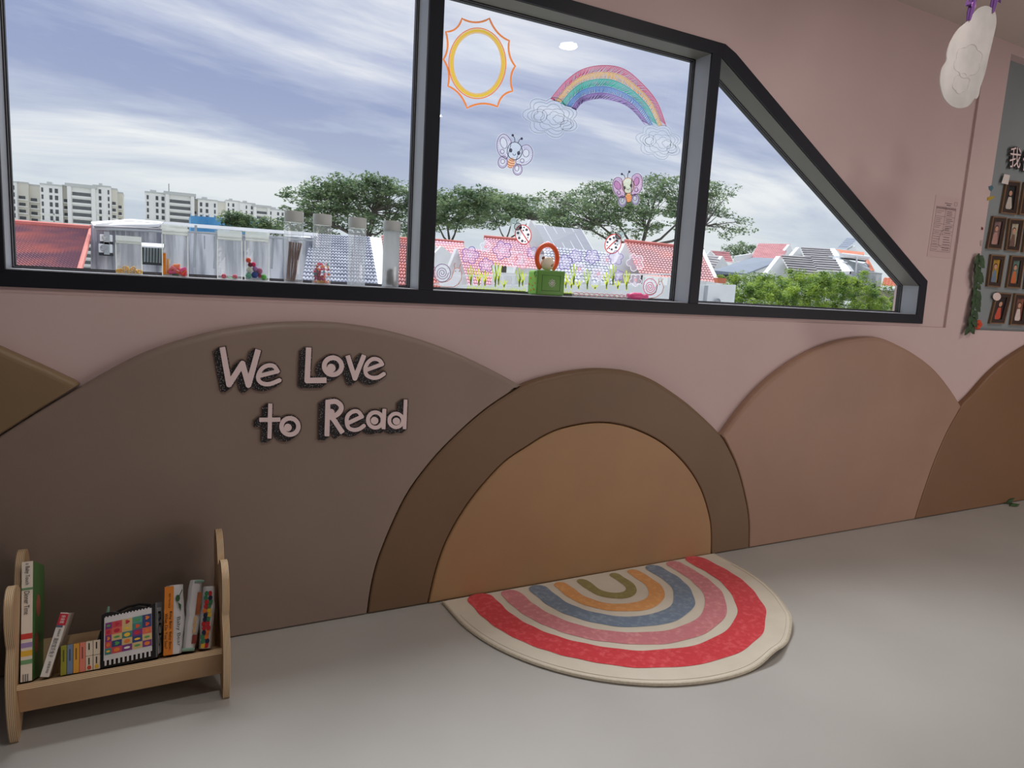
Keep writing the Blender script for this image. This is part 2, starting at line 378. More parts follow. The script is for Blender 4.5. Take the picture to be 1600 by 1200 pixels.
t.links.new(tp.outputs[0], mxs.inputs[1]); t.links.new(gs.outputs[0], mxs.inputs[2]); oo = N('ShaderNodeOutputMaterial', t); t.links.new(mxs.outputs[0], oo.inputs[0])
M['glass'] = gl
panes = [[(-.31, 1.026), (.734, 1.026), (.734, 1.929), (-.31, 1.929)], [(.780, 1.026), (1.823, 1.026), (1.823, 1.929), (.780, 1.929)],
         [(1.867, 1.026), (3.241, 1.026), (3.236, 1.160), (1.867, 1.929)]]
for pn in panes:
    b = MB(); b.add([(x, GY, z) for x, z in pn], [(0, 1, 2, 3)]); obj('glass_pane', b, 'glass', win)
    cx_ = sum(p[0] for p in pn)/4; cz_ = sum(p[1] for p in pn)/4
    def inset(p, d):
        k = len(p); o_ = []
        for i in range(k):
            a, b_, c = Vector(p[i-1]), Vector(p[i]), Vector(p[(i+1) % k])
            e1 = (b_-a).normalized(); e2 = (c-b_).normalized(); n1_ = Vector((-e1.y, e1.x)); n2_ = Vector((-e2.y, e2.x))
            bi = (n1_+n2_); bi = bi/ (bi.length**2/2) ; o_.append(tuple(b_+bi*d))
        return o_
    def ringbars(name, p, d0, d1, y0, y1, mt):
        A, B = inset(p, d0), inset(p, d1); b = MB(); k = len(p)
        for i in range(k):
            j = (i+1) % k; b.prism([(A[i][0], y0, A[i][1]), (A[j][0], y0, A[j][1]), (B[j][0], y0, B[j][1]), (B[i][0], y0, B[i][1])], (0, y1-y0, 0))
        obj(name, b, mt, win)
    ringbars('gasket', pn, 0.0, 0.0035, .126, .150, 'gasket')
    ringbars('glazing_bead', pn, 0.0035, 0.0052, .130, .150, 'bead')
    ringbars('inner_gasket', pn, 0.0052, 0.0080, .132, .150, 'gasket')

# ------------------------------------------------------------------ padded wall shapes
def px2w(pts, Y=0.0): return [(at(u, v, Y).x, at(u, v, Y).z) for u, v in pts]
def clip0(p): return [(x, max(z, 0.001)) for x, z in p]
PADS = []
def relax(p, n=4):
    p = [tuple(q) for q in p]
    for _ in range(n): p = [p[0]]+[tuple((p[i-1][k]+2*p[i][k]+p[i+1][k])/4 for k in (0, 1)) for i in range(1, len(p)-1)]+[p[-1]]
    return p
def pad(name, outline, colm, label, seam=0.0016, y0=0.0, thick=None, split=None):
    pts = inset([tuple(p) for p in outline], seam); b = MB(); n = len(pts); th = thick or WY-0.001-y0
    if split:       # ring: outer run then inner run, joined by quads
        m_ = split; V_ = [(x, y0, z) for x, z in pts]+[(x, y0+th, z) for x, z in pts]; fs = []
        for i in range(m_-1): j = n-1-i; fs += [(i, i+1, j-1, j), (n+j, n+j-1, n+i+1, n+i)]
        fs += [(i, n+i, n+(i+1) % n, (i+1) % n) for i in range(n)]; b.add(V_, fs)
    else: b.prism([(x, y0, z) for x, z in pts], (0, th, 0))
    me = obj(name, b, colm, None, origin=(sum(p[0] for p in pts)/n, y0, 0))
    tag(me, label, 'wall pad', 'padded shapes along the foot of the pink wall'); PADS.append((me, [tuple(p) for p in outline], y0)); return me
def inside(p, poly):
    c = False
    for a, b_ in zip(poly, poly[1:]+poly[:1]):
        if (a[1] > p[1]) != (b_[1] > p[1]) and p[0] < (b_[0]-a[0])*(p[1]-a[1])/(b_[1]-a[1])+a[0]: c = not c
    return c
def finish_pads():
    """soft rolled edge where a pad is free, a tight one where it butts against its neighbour"""
    for me, outl, y0 in PADS:
        ox, oy, oz = ORG[me.name]; at_ = me.data.attributes.new('bevel_weight_edge', 'FLOAT', 'EDGE')
        for e in me.data.edges:
            a, c = [me.data.vertices[i].co for i in e.vertices]
            if abs(a.y+oy-y0) > 1e-5 or abs(c.y+oy-y0) > 1e-5: continue
            mid = ((a.x+c.x)/2+ox, (a.z+c.z)/2+oz); d = Vector((c.z-a.z, -(c.x-a.x)))
            d = d.normalized()*.012; p = (mid[0]+d.x, mid[1]+d.y)
            p2 = (mid[0]-d.x, mid[1]-d.y)
            if inside(p, outl) and inside(p2, outl): continue
            if inside(p, outl): p = p2
            free = p[1] > 0.02 and not any(inside(p, q[1]) for q in PADS if q[0] is not me)
            at_.data[e.index].value = 1.0 if free else .34
        m_ = me.modifiers.new('rolled_edge', 'BEVEL'); m_.limit_method = 'WEIGHT'; m_.width = .017; m_.segments = 5; m_.profile = .5; m_.use_clamp_overlap = False
        me.data.polygons.foreach_set('use_smooth', [True]*len(me.data.polygons))
        try: me.data.set_sharp_from_angle(angle=math.radians(60))
        except Exception: pass
def leather(name, c, c2=None): return mat(name, c, 0.5, col2=c2 or tuple(int(x*.95) for x in c), nscale=2.2, bump=0.12, bscale=350)
M['pad_grey'] = leather('taupe_leatherette', (146, 128, 116)); M['pad_brown'] = leather('brown_leatherette', (120, 94, 68))
M['pad_tan'] = leather('tan_leatherette', (172, 134, 94)); M['pad_beige'] = leather('rose_beige_leatherette', (166, 132, 111)); M['pad_dark'] = leather('dark_brown_leatherette', (130, 94, 64))
M['pad_khaki'] = leather('khaki_leatherette', (142, 118, 88))
AO = [(574, 961.5), (582.7, 904.8), (598.5, 854), (633.5, 777), (675.5, 719), (717.5, 675.5), (756, 642), (791, 617.8), (816.6, 602.7), (845, 592), (877, 584), (905, 579), (933.5, 576.4), (960, 577), (987, 580.4), (1013, 589), (1038, 602.5), (1081, 633.6), (1123, 674), (1140, 701.6), (1154.4, 735.6), (1166, 781), (1171, 815), (1171, 853.5)]
AI = [(669, 945), (680.8, 892.5), (700, 840), (735, 782), (784, 726), (826, 696.5), (855, 679), (882.5, 668.5), (925, 661), (962, 662.5), (998.6, 673.3), (1038, 694.5), (1072, 727), (1095, 764), (1107.7, 803.6), (1111.4, 832), (1111.5, 863)]
ao = px2w(AO); ai = px2w(AI)
ao[0] = (ao[0][0], .001); ao[-1] = (ao[-1][0], .001); ai[0] = (ai[0][0], .001); ai[-1] = (ai[-1][0], .001)
sao = [tuple(p) for p in smoothline(ao, 5)]; sai = [tuple(p) for p in smoothline(ai, 5)]
ring = sai+list(reversed(sao))      # orientation fixed below
def ccw(p):
    a = sum(x[0]*y[1]-y[0]*x[1] for x, y in zip(p, p[1:]+p[:1])); return p if a > 0 else list(reversed(p))
def resamp(p, k):
    p = [np.array(q) for q in p]; L_ = [0]
    for a, b_ in zip(p, p[1:]): L_.append(L_[-1]+np.hypot(*(b_-a)))
    return [tuple(float(np.interp(L_[-1]*i/(k-1), L_, [q[c] for q in p])) for c in (0, 1)) for i in range(k)]
ro_, ri_ = list(reversed(resamp(sao, 80))), resamp(sai, 80)
pad('arch_pad', ro_+ri_, 'pad_brown', 'brown padded arch ring framing the tan half circle behind the rainbow rug', split=80)
pad('half_circle_pad', ccw(sai), 'pad_tan', 'tan padded half circle on the wall directly behind the rainbow rug', y0=-0.002)
# grey hill: wall-side edge traced along the top, arch curve on the right
top = px2w([(127, 601), (200, 560), (250, 539), (330, 515.5), (400, 505), (450, 501.5), (495, 501.2), (540, 504), (580, 510), (620, 519), (660, 530.5), (700, 545.5), (740, 563.5), (780, 584)], WY)
k0 = min(range(len(sao)), key=lambda i: abs(sao[i][0]-px2w([(816.6, 602.7)])[0][0])+(0 if sao[i][0] < 1.2 else 9))
lft = px2w([(0, 681), (64, 640)], 0.0)
left_ext = [(XL+.003, .001), (XL+.003, lft[0][1]-.035)]
hill = left_ext+relax([tuple(p) for p in smoothline([lft[0], lft[1]]+top+[sao[k0]], 4)], 6)+[tuple(p) for p in reversed(sao[:k0])]
pad('hill_pad', ccw(hill), 'pad_grey', 'large taupe padded hill on the wall bearing the words sign, left of the brown arch')
# khaki wedge at far left
wt = px2w([(0, 538), (40, 556), (80, 574), (118, 592), (127, 598)], WY)
we = px2w([(127, 601), (64, 640), (0, 681)], 0.0)
wed = [(XL+.003, wt[0][1]+.012)]+wt+[we[1], we[2], (XL+.003, lft[0][1]-.035)]
pad('corner_pad', ccw(wed), 'pad_khaki', 'khaki padded wedge at the far left end, above the slope of the taupe hill')
# beige hill right of the arch
tb = px2w([(1123.7, 674), (1140, 650), (1163, 621), (1186, 597), (1211, 577), (1234, 561), (1258, 547.5), (1282, 537.5), (1306, 530), (1330, 526), (1353, 524.7), (1370, 525.5)], WY)+px2w([(1392, 533), (1417, 543), (1448, 563), (1466, 580), (1480, 598), (1493, 616), (1503, 634)], 0)
eb = px2w([(1503, 634), (1480, 675), (1461, 718.5), (1445, 763), (1429.3, 812)], 0); eb[-1] = (eb[-1][0], .001)
sao_r = [p for p in sao if p[0] > 1.9 and p[1] < tb[0][1]-.004]
seb = [tuple(p) for p in smoothline(eb, 5)]
beige = relax([tuple(p) for p in smoothline(tb, 4)], 14)[:-1]+seb+list(reversed(sao_r))
pad('hill_pad', ccw(beige), 'pad_beige', 'rose beige padded hill between the brown arch and the dark brown hill')
td = px2w([(1501.5, 628), (1512, 613), (1527.5, 595), (1543, 579), (1559, 565), (1580, 550.5), (1600, 538.6)], WY)
c1, c2_ = td[-3], td[-1]
ext = [(4.40, 1.0), (4.60, 1.005), (4.85, .985), (5.15, .92), (5.45, .79), (5.7, .6), (5.9, .32), (5.98, .001)]
ext = [(td[-1][0]+.16, td[-1][1]+.045), (td[-1][0]+.36, td[-1][1]+.075), (td[-1][0]+.6, td[-1][1]+.06), (td[-1][0]+.95, td[-1][1]-.06), (td[-1][0]+1.3, td[-1][1]-.33), (td[-1][0]+1.5, td[-1][1]-.62), (td[-1][0]+1.56, .001)]
dark = [tuple(p) for p in smoothline([seb[0]]+td[1:]+ext, 4)]+list(reversed(seb[1:]))
pad('hill_pad', ccw(dark), 'pad_dark', 'dark brown padded hill at the far right end below the photo board')

finish_pads()
# ------------------------------------------------------------------ rug
RC = (1.437, -0.122); RTILT = math.radians(0.3)
def rugz(x, y, d):
    X_ = x*math.cos(RTILT)-y*math.sin(RTILT)+RC[0]; Y_ = x*math.sin(RTILT)+y*math.cos(RTILT)+RC[1]
    r = math.hypot(x, y); a = math.degrees(math.atan2(y, x))
    lift = 0.020*math.exp(-((a+72)/7.5)**2)*max(0, (r-.5)/.1)**1.5 + 0.018*math.exp(-((a+48)/8)**2)*max(0, (r-.48)/.12)**1.5 if y < 0 else 0
    return (X_, Y_, 0.0095+lift-d)
def ushape(r, hw, top_):
    def f(x, y):
        d1 = np.where(y < 0, np.abs(np.hypot(x, y)-r), 1e3)
        yy = np.clip(y, 0, top_)
        d2 = np.minimum(np.hypot(x-r, y-yy), np.hypot(x+r, y-yy)); d2 = np.where(y < -1e-9, 1e3, d2)
        d = np.minimum(d1, d2); wob = 0.0018*np.sin(37*x+11*y)+0.0014*np.sin(71*y-23*x)
        return d-hw+wob
    return f
rug = thing('rug', 'half round cream rug with rainbow stripes against the wall pads', 'rug', (1.43, -.3, 0))
M['rug_cream'] = mat('cream_rug_pile', (222, 213, 196), 0.95, noise=0.06, nscale=14, bump=0.35, bscale=500, sheen=0.3)
M['rug_edge'] = mat('rug_binding', (206, 196, 176), 0.9, noise=0.15, nscale=120)
b = MB(); RR = 0.598
def rugshape(x, y):
    return np.where(y < 0, np.hypot(x, y*1.0)-RR, np.maximum(np.abs(x)-RR, y-.110))
sdfmesh(b, rugshape, -.62, .62, -.62, .13, .012, rugz, 0.008); obj('mat_base', b, 'rug_cream', rug, smooth=True)
b = MB(); hem = [rugz(RR*math.cos(a), RR*math.sin(a), 0.004) for a in [PI+PI*i/120 for i in range(121)]]
hem = [rugz(-RR, .110, .004)]+hem+[rugz(RR, .110, .004)]
b.tube(hem, 0.0052, 6); obj('bound_edge', b, 'rug_edge', rug, smooth=True)
b = MB(); st_ = [rugz((RR-.014)*math.cos(a), (RR-.014)*math.sin(a), -0.0005) for a in [PI+PI*i/120 for i in range(121)]]
b.tube(st_, 0.0009, 4); obj('stitch_line', b, mat('rug_stitch', (212, 202, 182), .9, noise=.1), rug)
for nm, c, c2, ri_, ro_ in (('red', (212, 44, 56), (230, 84, 92), .430, .524), ('pink', (206, 122, 130), (222, 150, 152), .326, .398), ('blue', (112, 130, 152), (140, 156, 172), .222, .291),
                       ('orange', (222, 154, 84), (232, 172, 106), .134, .189), ('olive green', (142, 132, 68), (158, 146, 84), .052, .094)):
    b = MB(); sdfmesh(b, ushape((ri_+ro_)/2, (ro_-ri_)/2, .072), -.56, .56, -.56, .13, .009, lambda x, y, d: rugz(x, y, d-0.0009), 0)
    mm_ = mat('rug_'+nm.replace(' ', '_'), c, 0.95, col2=c2, nscale=60, ns=(.70, .48), stretch=(1, 1, 1), bump=0.3, bscale=500, sheen=0.3, detail=8)
    obj('stripe', b, mm_, rug, smooth=True, label=nm+' rainbow stripe')

# ------------------------------------------------------------------ words on the taupe hill
def crop(u0, v0, s): return lambda pts: [(u0+x/s, v0+y/s) for x, y in pts]
cw = crop(320, 520, 4.706)
def ring_(cx, cyy, rx, ry): return ('ring', cx, cyy, rx, ry)
WORDS = {
 'We': [[('W', [[(128, 110), (176, 376), (274, 224), (318, 380), (388, 128)]], 21)], [('e', [[(396, 314), (532, 280), (505, 243), (460, 238), (416, 262), (390, 312), (396, 350), (430, 372), (480, 372), (545, 346)]], 15)]],
 'Love': [[('L', [[(759, 112), (748, 348), (884, 346)]], 20)], [('o', [ell(937, 243, 64, 62)+[(1001, 243)]], 17), ('spot', [[(924, 257), (925, 257)]], 31)], [('v', [[(1046, 170), (1098, 332), (1164, 166)]], 17)],
          [('e', [[(1180, 272), (1298, 228), (1276, 198), (1232, 190), (1192, 218), (1174, 262), (1184, 306), (1226, 328), (1270, 324), (1310, 300)]], 14)]],
 'to': [[('t', [[(478, 522), (472, 768)], [(402, 636), (548, 634)]], 15)], [('o', [ell(622, 684, 62, 60)+[(684, 684)]], 16), ('spot', [[(607, 692), (608, 692)]], 27)]],
 'Read': [[('R', [[(900, 496), (893, 750)], [(905, 506), (958, 502), (994, 530), (994, 566), (962, 600), (915, 616)], [(932, 618), (1006, 728)]], 18), ('spot', [[(926, 578), (927, 578)]], 21)],
          [('e', [[(1048, 660), (1150, 612), (1122, 576), (1082, 576), (1046, 606), (1038, 650), (1052, 694), (1092, 710), (1132, 702), (1164, 680)]], 14)],
          [('a', [ell(1248, 637, 54, 56)+[(1302, 637)], [(1314, 560), (1308, 700)]], 14), ('spot', [[(1242, 642), (1243, 642)]], 27)],
          [('d', [ell(1400, 640, 50, 50)+[(1450, 640)], [(1470, 492), (1462, 700)]], 13), ('spot', [[(1402, 646), (1403, 646)]], 26)]]}
gm = mat('black_glitter_foam', (16, 15, 18), 0.6); t = gm.node_tree; vo = N('ShaderNodeTexVoronoi', t); vo.inputs['Scale'].default_value = 300; tcn = N('ShaderNodeTexCoord', t); t.links.new(tcn.outputs['Object'], vo.inputs['Vector'])
rr = N('ShaderNodeValToRGB', t); t.links.new(vo.outputs['Distance'], rr.inputs[0]); ramp(rr, [(0.0, lin((230, 222, 226))), (0.20, lin((170, 162, 168))), (0.27, lin((20, 18, 22)))]); t.links.new(rr.outputs[0], t.nodes['Principled BSDF'].inputs['Base Color'])
M['glitter'] = gm
M['letter'] = mat('white_card_letter', (238, 216, 216), 0.7, noise=0.04, nscale=20); M['kraft'] = mat('brown_card_edge', (128, 104, 90), 0.8, noise=0.1)
def on0(y0):
    def f(x, y, d=0):
        p = at(320+x/4.706, 520+y/4.706, 0.0); return (p.x, y0+d, p.z)
    return f
wl = {'We': 'black glitter and white cut-out word We, first of the upper line', 'Love': 'black glitter and white cut-out word Love after We on the upper line', 'to': 'black glitter and white cut-out word to at the start of the lower line', 'Read': 'black glitter and white cut-out word Read ending the lower line'}
for k_, L__ in WORDS.items():
    for q_ in L__:
        for i_, (a_, ss_, w_) in enumerate(q_):
            if a_ == 'e': q_[i_] = (a_, [[ss_[0][0]]+[tuple(p) for p in smoothline(ss_[0][1:], 4)]], w_)
            if a_ == 'R': q_[i_] = (a_, [ss_[0], [tuple(p) for p in smoothline(ss_[1], 4)], ss_[2]], w_)
for wd, letters in WORDS.items():
    allst = [(s, w) for L_ in letters for (_, ss, w) in L_ for s in ss]
    xs = [p[0] for s, w in allst for p in s]; ys = [p[1] for s, w in allst for p in s]
    c0 = on0(0)((min(xs)+max(xs))/2, max(ys)); T_ = thing('word_sign', wl[wd], 'wall sign', (c0[0], -.002, c0[2]), 'cut-out words We Love to Read on the taupe hill')
    ps = [(s, w) for s, w in allst]
    def swept(margin):
        offs = [(-36*k/4, 28*k/4) for k in range(5)]
        def f(x, y):
            d = None
            for s, w in ps:
                for a, b_ in offs:
                    e = path_d(s, w+margin, len(s) < 8 and len(s) > 2 or (len(s) == 2 and abs(s[0][0]-s[1][0])+abs(s[0][1]-s[1][1]) > 5))(x-a, y-b_); d = e if d is None else np.minimum(d, e)
            return d
        return f
    bx = (min(xs)-80, max(xs)+45, min(ys)-45, max(ys)+75)
    b = MB(); sdfmesh(b, swept(14), *bx, 5.0, on0(-.003), .003); obj('card_backing', b, 'kraft', T_)
    b = MB(); sdfmesh(b, swept(8), *bx, 4.0, on0(-.006), .003); obj('glitter_layer', b, 'glitter', T_)
    for L_ in letters:
        b = MB(); fs_ = [path_d(s, w, len(s) < 8 and len(s) > 2 or (len(s) == 2 and abs(s[0][0]-s[1][0])+abs(s[0][1]-s[1][1]) > 5)) for (_, ss, w) in L_ for s in ss]
        lx = [p[0] for (_, ss, w) in L_ for s in ss for p in s]; ly = [p[1] for (_, ss, w) in L_ for s in ss for p in s]
        def un(x, y, fs_=fs_):
            d = fs_[0](x, y)
            for g in fs_[1:]: d = np.minimum(d, g(x, y))
            return d
        sdfmesh(b, un, min(lx)-30, max(lx)+30, min(ly)-30, max(ly)+30, 3.4, on0(-.0095), .0035); obj('letter', b, 'letter', T_, label='white letter '+L_[0][0])
# ------------------------------------------------------------------ outdoors
def wm(name, c, **k): return mat(name, c, 0.8, **k)
M['render_white'] = wm('white_plaster', (240, 241, 242), noise=0.06, nscale=1.5); M['render_grey'] = wm('grey_plaster', (176, 180, 184), noise=0.1, nscale=1)
M['hdb_white'] = wm('tower_white_paint', (240, 239, 236), noise=0.04, nscale=.1); M['hdb_cream'] = wm('tower_cream_paint', (222, 218, 206), noise=0.05, nscale=.1); M['hdb_shade'] = wm('tower_grey_band', (200, 202, 200), noise=.05, nscale=.1)
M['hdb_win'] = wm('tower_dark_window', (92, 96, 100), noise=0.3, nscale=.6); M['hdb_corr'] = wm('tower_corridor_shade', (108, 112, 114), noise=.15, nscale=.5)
M['red_tile'] = mat('red_clay_tile', (206, 128, 120), 0.5, col2=(172, 122, 126), nscale=.35, ns=(.45, .6), detail=6); M['pink_tile'] = mat('faded_pink_tile', (214, 150, 152), 0.6, col2=(196, 146, 164), nscale=.5, ns=(.42, .6))
M['ridge_red'] = wm('ridge_red', (212, 124, 114), noise=.1, nscale=2)
M['blue_tile'] = mat('blue_grey_tile', (176, 179, 190), 0.5, col2=(142, 146, 162), nscale=2); M['grey_tile'] = mat('grey_slab_tile', (158, 154, 156), 0.7, col2=(132, 130, 134), nscale=1.2)
M['solar'] = mat('dark_metal_roof', (118, 122, 134), 0.6, noise=.08, nscale=1); M['seam'] = wm('pale_seam', (206, 208, 214), noise=.05); M['slate'] = mat('blue_grey_flat_roof', (124, 134, 150), 0.6, noise=.08, nscale=.7)
M['mauve_roof'] = mat('mauve_red_sheet_roof', (164, 92, 100), 0.6, col2=(184, 120, 122), nscale=1.2, stretch=(1, 1, 3))
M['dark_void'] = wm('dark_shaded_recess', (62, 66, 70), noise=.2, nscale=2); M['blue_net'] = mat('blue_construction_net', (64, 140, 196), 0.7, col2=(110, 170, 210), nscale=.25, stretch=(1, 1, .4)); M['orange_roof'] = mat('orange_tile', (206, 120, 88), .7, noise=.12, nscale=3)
M['leaf'] = mat('rain_tree_leaf', (128, 148, 104), 0.7, col2=(84, 110, 82), nscale=.9, translucent=.45, ns=(.4, .6)); M['leaf_bush'] = mat('bush_leaf', (168, 192, 80), 0.6, col2=(82, 118, 60), nscale=1.3, translucent=.45, ns=(.38, .62)); M['bark'] = wm('bark', (92, 88, 82), noise=.25, nscale=3)
m_ = mat('streaked_concrete', (228, 229, 235), 0.8, col2=(138, 141, 154), nscale=1.5, stretch=(1.6, 1.6, .16), detail=7, ns=(.38, .58)); M['streak'] = m_
b = MB(); b.add([(-300, 5, -9), (600, 5, -9), (600, 900, -9), (-300, 900, -9)], [(0, 1, 2, 3)]); struct('ground', b, wm('distant_ground', (176, 178, 170), noise=.2, nscale=.05))

def P3(u, v, Y): return at(u, v, Y)
def slab(mb, pts, n): mb.prism([P3(*p) for p in pts], n)
def tiled(mb, tl, tr, br, bl, rows, cols, amp=.05, step=.04, round_=True, per=4):
    """tiled slope: every column a rounded pan, every row stepped over the next"""
    tl, tr, br, bl = [Vector(p) for p in (tl, tr, br, bl)]
    nrm = (tr-tl).cross(bl-tl).normalized()
    if nrm.z < 0: nrm = -nrm
    nc = cols*per; vs = []; fs = []
    for r in range(rows):
        for e, off in ((0, 0.0), (1, step)):
            w = (r+e)/rows
            for c in range(nc+1):
                s_ = c/nc; a = tl.lerp(tr, s_); d = bl.lerp(br, s_); p = a.lerp(d, w)
                h = (abs(math.sin(PI*s_*cols))*amp if round_ else 0)+off
                vs.append(p+nrm*h)
    k = nc+1
    for i in range(rows*2-1):
        for c in range(nc): fs.append((i*k+c, i*k+c+1, (i+1)*k+c+1, (i+1)*k+c))
    mb.add(vs, fs)
def house(name, label, u, v, Y, cat='house', group=None):
    p = P3(u, v, Y); return thing(name, label, cat, (p.x, p.y, -9), group)

# far apartment towers -----------------------------------------------------
def tower(label, Y, segs, vb=372, group='white apartment towers on the skyline'):
    p = P3((segs[0][0]+segs[-1][1])/2, vb, Y); T_ = thing('apartment_tower', label, 'building', (p.x, Y, -9), group)
    masses = MB(); cream = MB(); wins = MB(); led = MB(); corr = MB(); roof = MB()
    for sg in segs:
        u0, u1, vt, kind = sg[:4]; dy = sg[4] if len(sg) > 4 else 0; y = Y+dy
        a, b_ = P3(u0, vt, y), P3(u1, vt, y); zt = P3((u0+u1)/2, vt, y).z
        tgt = cream if kind in ('bal', 'plain_cream') else masses
        tgt.box(a.x, b_.x, y, y+14, -9, zt)
        fl = 2.78; nf = int((zt+9)/fl)
        if kind == 'cols':
            for (c0, c1) in sg[5]:
                xa, xb = P3(c0, vt+20, y).x, P3(c1, vt+20, y).x
                for i in range(min(nf, 13)):
                    z1 = zt-1.2-i*fl
                    wins.box(xa, xb, y-.12, y+.1, z1-1.75, z1)
                    if i > 2: led.box(xa-.7, xb+.5, y-.9, y, z1-2.15, z1-1.8)
        elif kind == 'bal':
            n = max(1, int((b_.x-a.x)/2.2))
            for i in range(min(nf, 13)):
                z1 = zt-5.2-i*fl
                if z1 < -6: break
                for j in range(n):
                    xa = a.x+(b_.x-a.x)*(j+.18)/n; xb = a.x+(b_.x-a.x)*(j+.72)/n
                    wins.box(xa, xb, y-.1, y+.1, z1-1.2, z1)
                led.box(a.x+.2, b_.x-.2, y-1.0, y, z1-1.75, z1-1.35)
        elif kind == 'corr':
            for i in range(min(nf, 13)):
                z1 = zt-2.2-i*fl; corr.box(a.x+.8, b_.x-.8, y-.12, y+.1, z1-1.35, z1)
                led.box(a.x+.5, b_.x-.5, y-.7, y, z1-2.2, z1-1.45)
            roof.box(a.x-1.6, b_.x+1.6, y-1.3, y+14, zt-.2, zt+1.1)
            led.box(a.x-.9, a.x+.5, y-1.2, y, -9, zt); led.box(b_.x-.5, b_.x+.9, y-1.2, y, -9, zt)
        if kind != 'corr': roof.box(a.x-.1, b_.x+.1, y-.25, y+14, zt-.1, zt+.5)
        if (b_.x-a.x) > 6 and kind == 'cols': roof.box(a.x+2, (a.x+b_.x)/2, y+3, y+8, zt, zt+1.6)
    for nm, mb_, mt in (('wall', masses, 'hdb_white'), ('recessed_wall', cream, 'hdb_cream'), ('window_grid', wins, 'hdb_win'), ('ledges', led, 'hdb_white'), ('corridors', corr, 'hdb_corr'), ('roof_parapet', roof, 'hdb_shade')):
        if mb_.v: obj(nm, mb_, mt, T_, kind='stuff' if nm in ('window_grid', 'ledges', 'corridors') else None)
tower('cream and white apartment tower at the far left edge of the window', 350, [(-12, 25, 283.5, 'cols', 0, [(-4, -1), (9.5, 12), (20.5, 23)]), (25, 44, 286, 'bal', 3), (44, 62, 290, 'bal', 5)])
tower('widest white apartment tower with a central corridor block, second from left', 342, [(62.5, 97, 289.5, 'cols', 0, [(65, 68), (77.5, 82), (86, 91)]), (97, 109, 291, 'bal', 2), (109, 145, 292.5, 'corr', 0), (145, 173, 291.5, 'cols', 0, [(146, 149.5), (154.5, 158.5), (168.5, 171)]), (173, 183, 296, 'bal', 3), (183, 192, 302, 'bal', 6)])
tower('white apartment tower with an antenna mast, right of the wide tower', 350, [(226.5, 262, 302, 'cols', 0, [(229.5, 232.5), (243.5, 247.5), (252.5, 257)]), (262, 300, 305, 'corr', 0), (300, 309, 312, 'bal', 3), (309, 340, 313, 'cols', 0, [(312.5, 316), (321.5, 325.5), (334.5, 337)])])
b = MB(); p = P3(264, 303, 351); b.tube([(p.x, 351, p.z), (p.x, 351, p.z+4.5)], .18, 6)
tower('low white apartment block behind the blue netting', 410, [(340, 353, 316, 'plain_cream', 4), (353, 375, 314.5, 'cols', 2, [(356, 358), (363, 366)]), (375, 399, 318, 'cols', 0, [(384, 386), (392, 395)]), (399, 419, 324, 'corr', 0), (419, 446, 328, 'cols', 0, [(421, 424), (433, 436), (440, 443)])])
M['mast'] = wm('mast', (120, 120, 124)); obj('antenna_mast', b, 'mast', bpy.data.objects['apartment_tower.002'])
# distant low blocks at the horizon, blue netting
net = house('netted_scaffold', 'low building wrapped in blue construction netting before the towers', 350, 350, 120, 'building')
b = MB(); a0, a1 = P3(298, 337, 120), P3(415, 345, 118); b.quadbox((a0.x, 120, -9), (a1.x, 118, -9), (a1.x, 118, a1.z), (a0.x, 120, a0.z), (0, 6, 0)); obj('netting', b, 'blue_net', net)
b = MB()
for i in range(14):
    x = a0.x+(a1.x-a0.x)*i/13; z = a0.z+(a1.z-a0.z)*i/13; b.tube([(x, 119-i*.14, -9), (x, 119-i*.14, z+.3)], .05, 5)
obj('scaffold_poles', b, 'blue_net', net)

# red tiled roof, far left
hA = house('terraced_house', 'house with a large red pantile roof at the bottom left of the left pane', 70, 380, 34)
tl, tr, br, bl = P3(-70, 345.5, 37), P3(142, 361, 35), P3(122, 432, 26), P3(-130, 424, 27.5)
b = MB(); tiled(b, tl, tr, br, bl, 30, 42, .07, .08); obj('roof_tiles', b, mat('weathered_red_tile', (206, 140, 134), 0.55, col2=(156, 120, 134), nscale=.35, ns=(.46, .6), detail=6), hA, smooth='leaf', kind='stuff')
b = MB(); b.tube([tl+Vector((0, 0, .1)), tr+Vector((0, 0, .1))], .16, 8); obj('ridge_cap', b, 'ridge_red', hA, label='brighter red ridge cap'); b = MB(); b.tube([tr+Vector((0, 0, .05)), br+Vector((0, 0, .05))], .1, 8); obj('verge_cap', b, 'ridge_red', hA)
b = MB(); b.box(bl.x, br.x-.3, 28.5, 36, -9, -.4); obj('wall', b, 'render_white', hA)
# stained concrete end wall with air conditioners
hB = house('terraced_house', 'building with a long rain-streaked grey side wall and parapet behind the pouches', 320, 400, 27)
w0, w1, w2 = P3(142, 352, 32), P3(492, 372, 29), P3(131, 420, 32)
b = MB(); b.quadbox((w0.x-.35, 32, -9), (w1.x, 29, -9), (w1.x, 29, w1.z), (w0.x, 32, w0.z), (.4, 5, 0)); obj('side_wall', b, 'streak', hB, label='rain-streaked grey wall')
b = MB(); c0, c1, c2, c3 = P3(140, 349, 31.8), P3(252, 345, 32.5), P3(496, 365, 28.6), P3(200, 341.5, 36)
b.prism([P3(252, 346, 31.5), P3(496, 364, 28.7), P3(496, 369, 28.6), P3(252, 351, 31.4)], (0, .5, 0)); b.prism([P3(142, 346.5, 33.5), P3(204, 342, 36), P3(256, 346, 31.5), P3(252, 350, 31.2), P3(146, 352, 31.6)], (0, 0, -.12)); obj('parapet_coping', b, 'render_white', hB)
b = MB(); b.prism([P3(150, 350, 31.7), P3(200, 344.5, 34), P3(252, 349, 31.3), P3(250, 357, 31.0), P3(147, 353, 31.4)], (0, 0, -.06)); obj('lean_to_roof', b, 'grey_tile', hB)
b = MB()
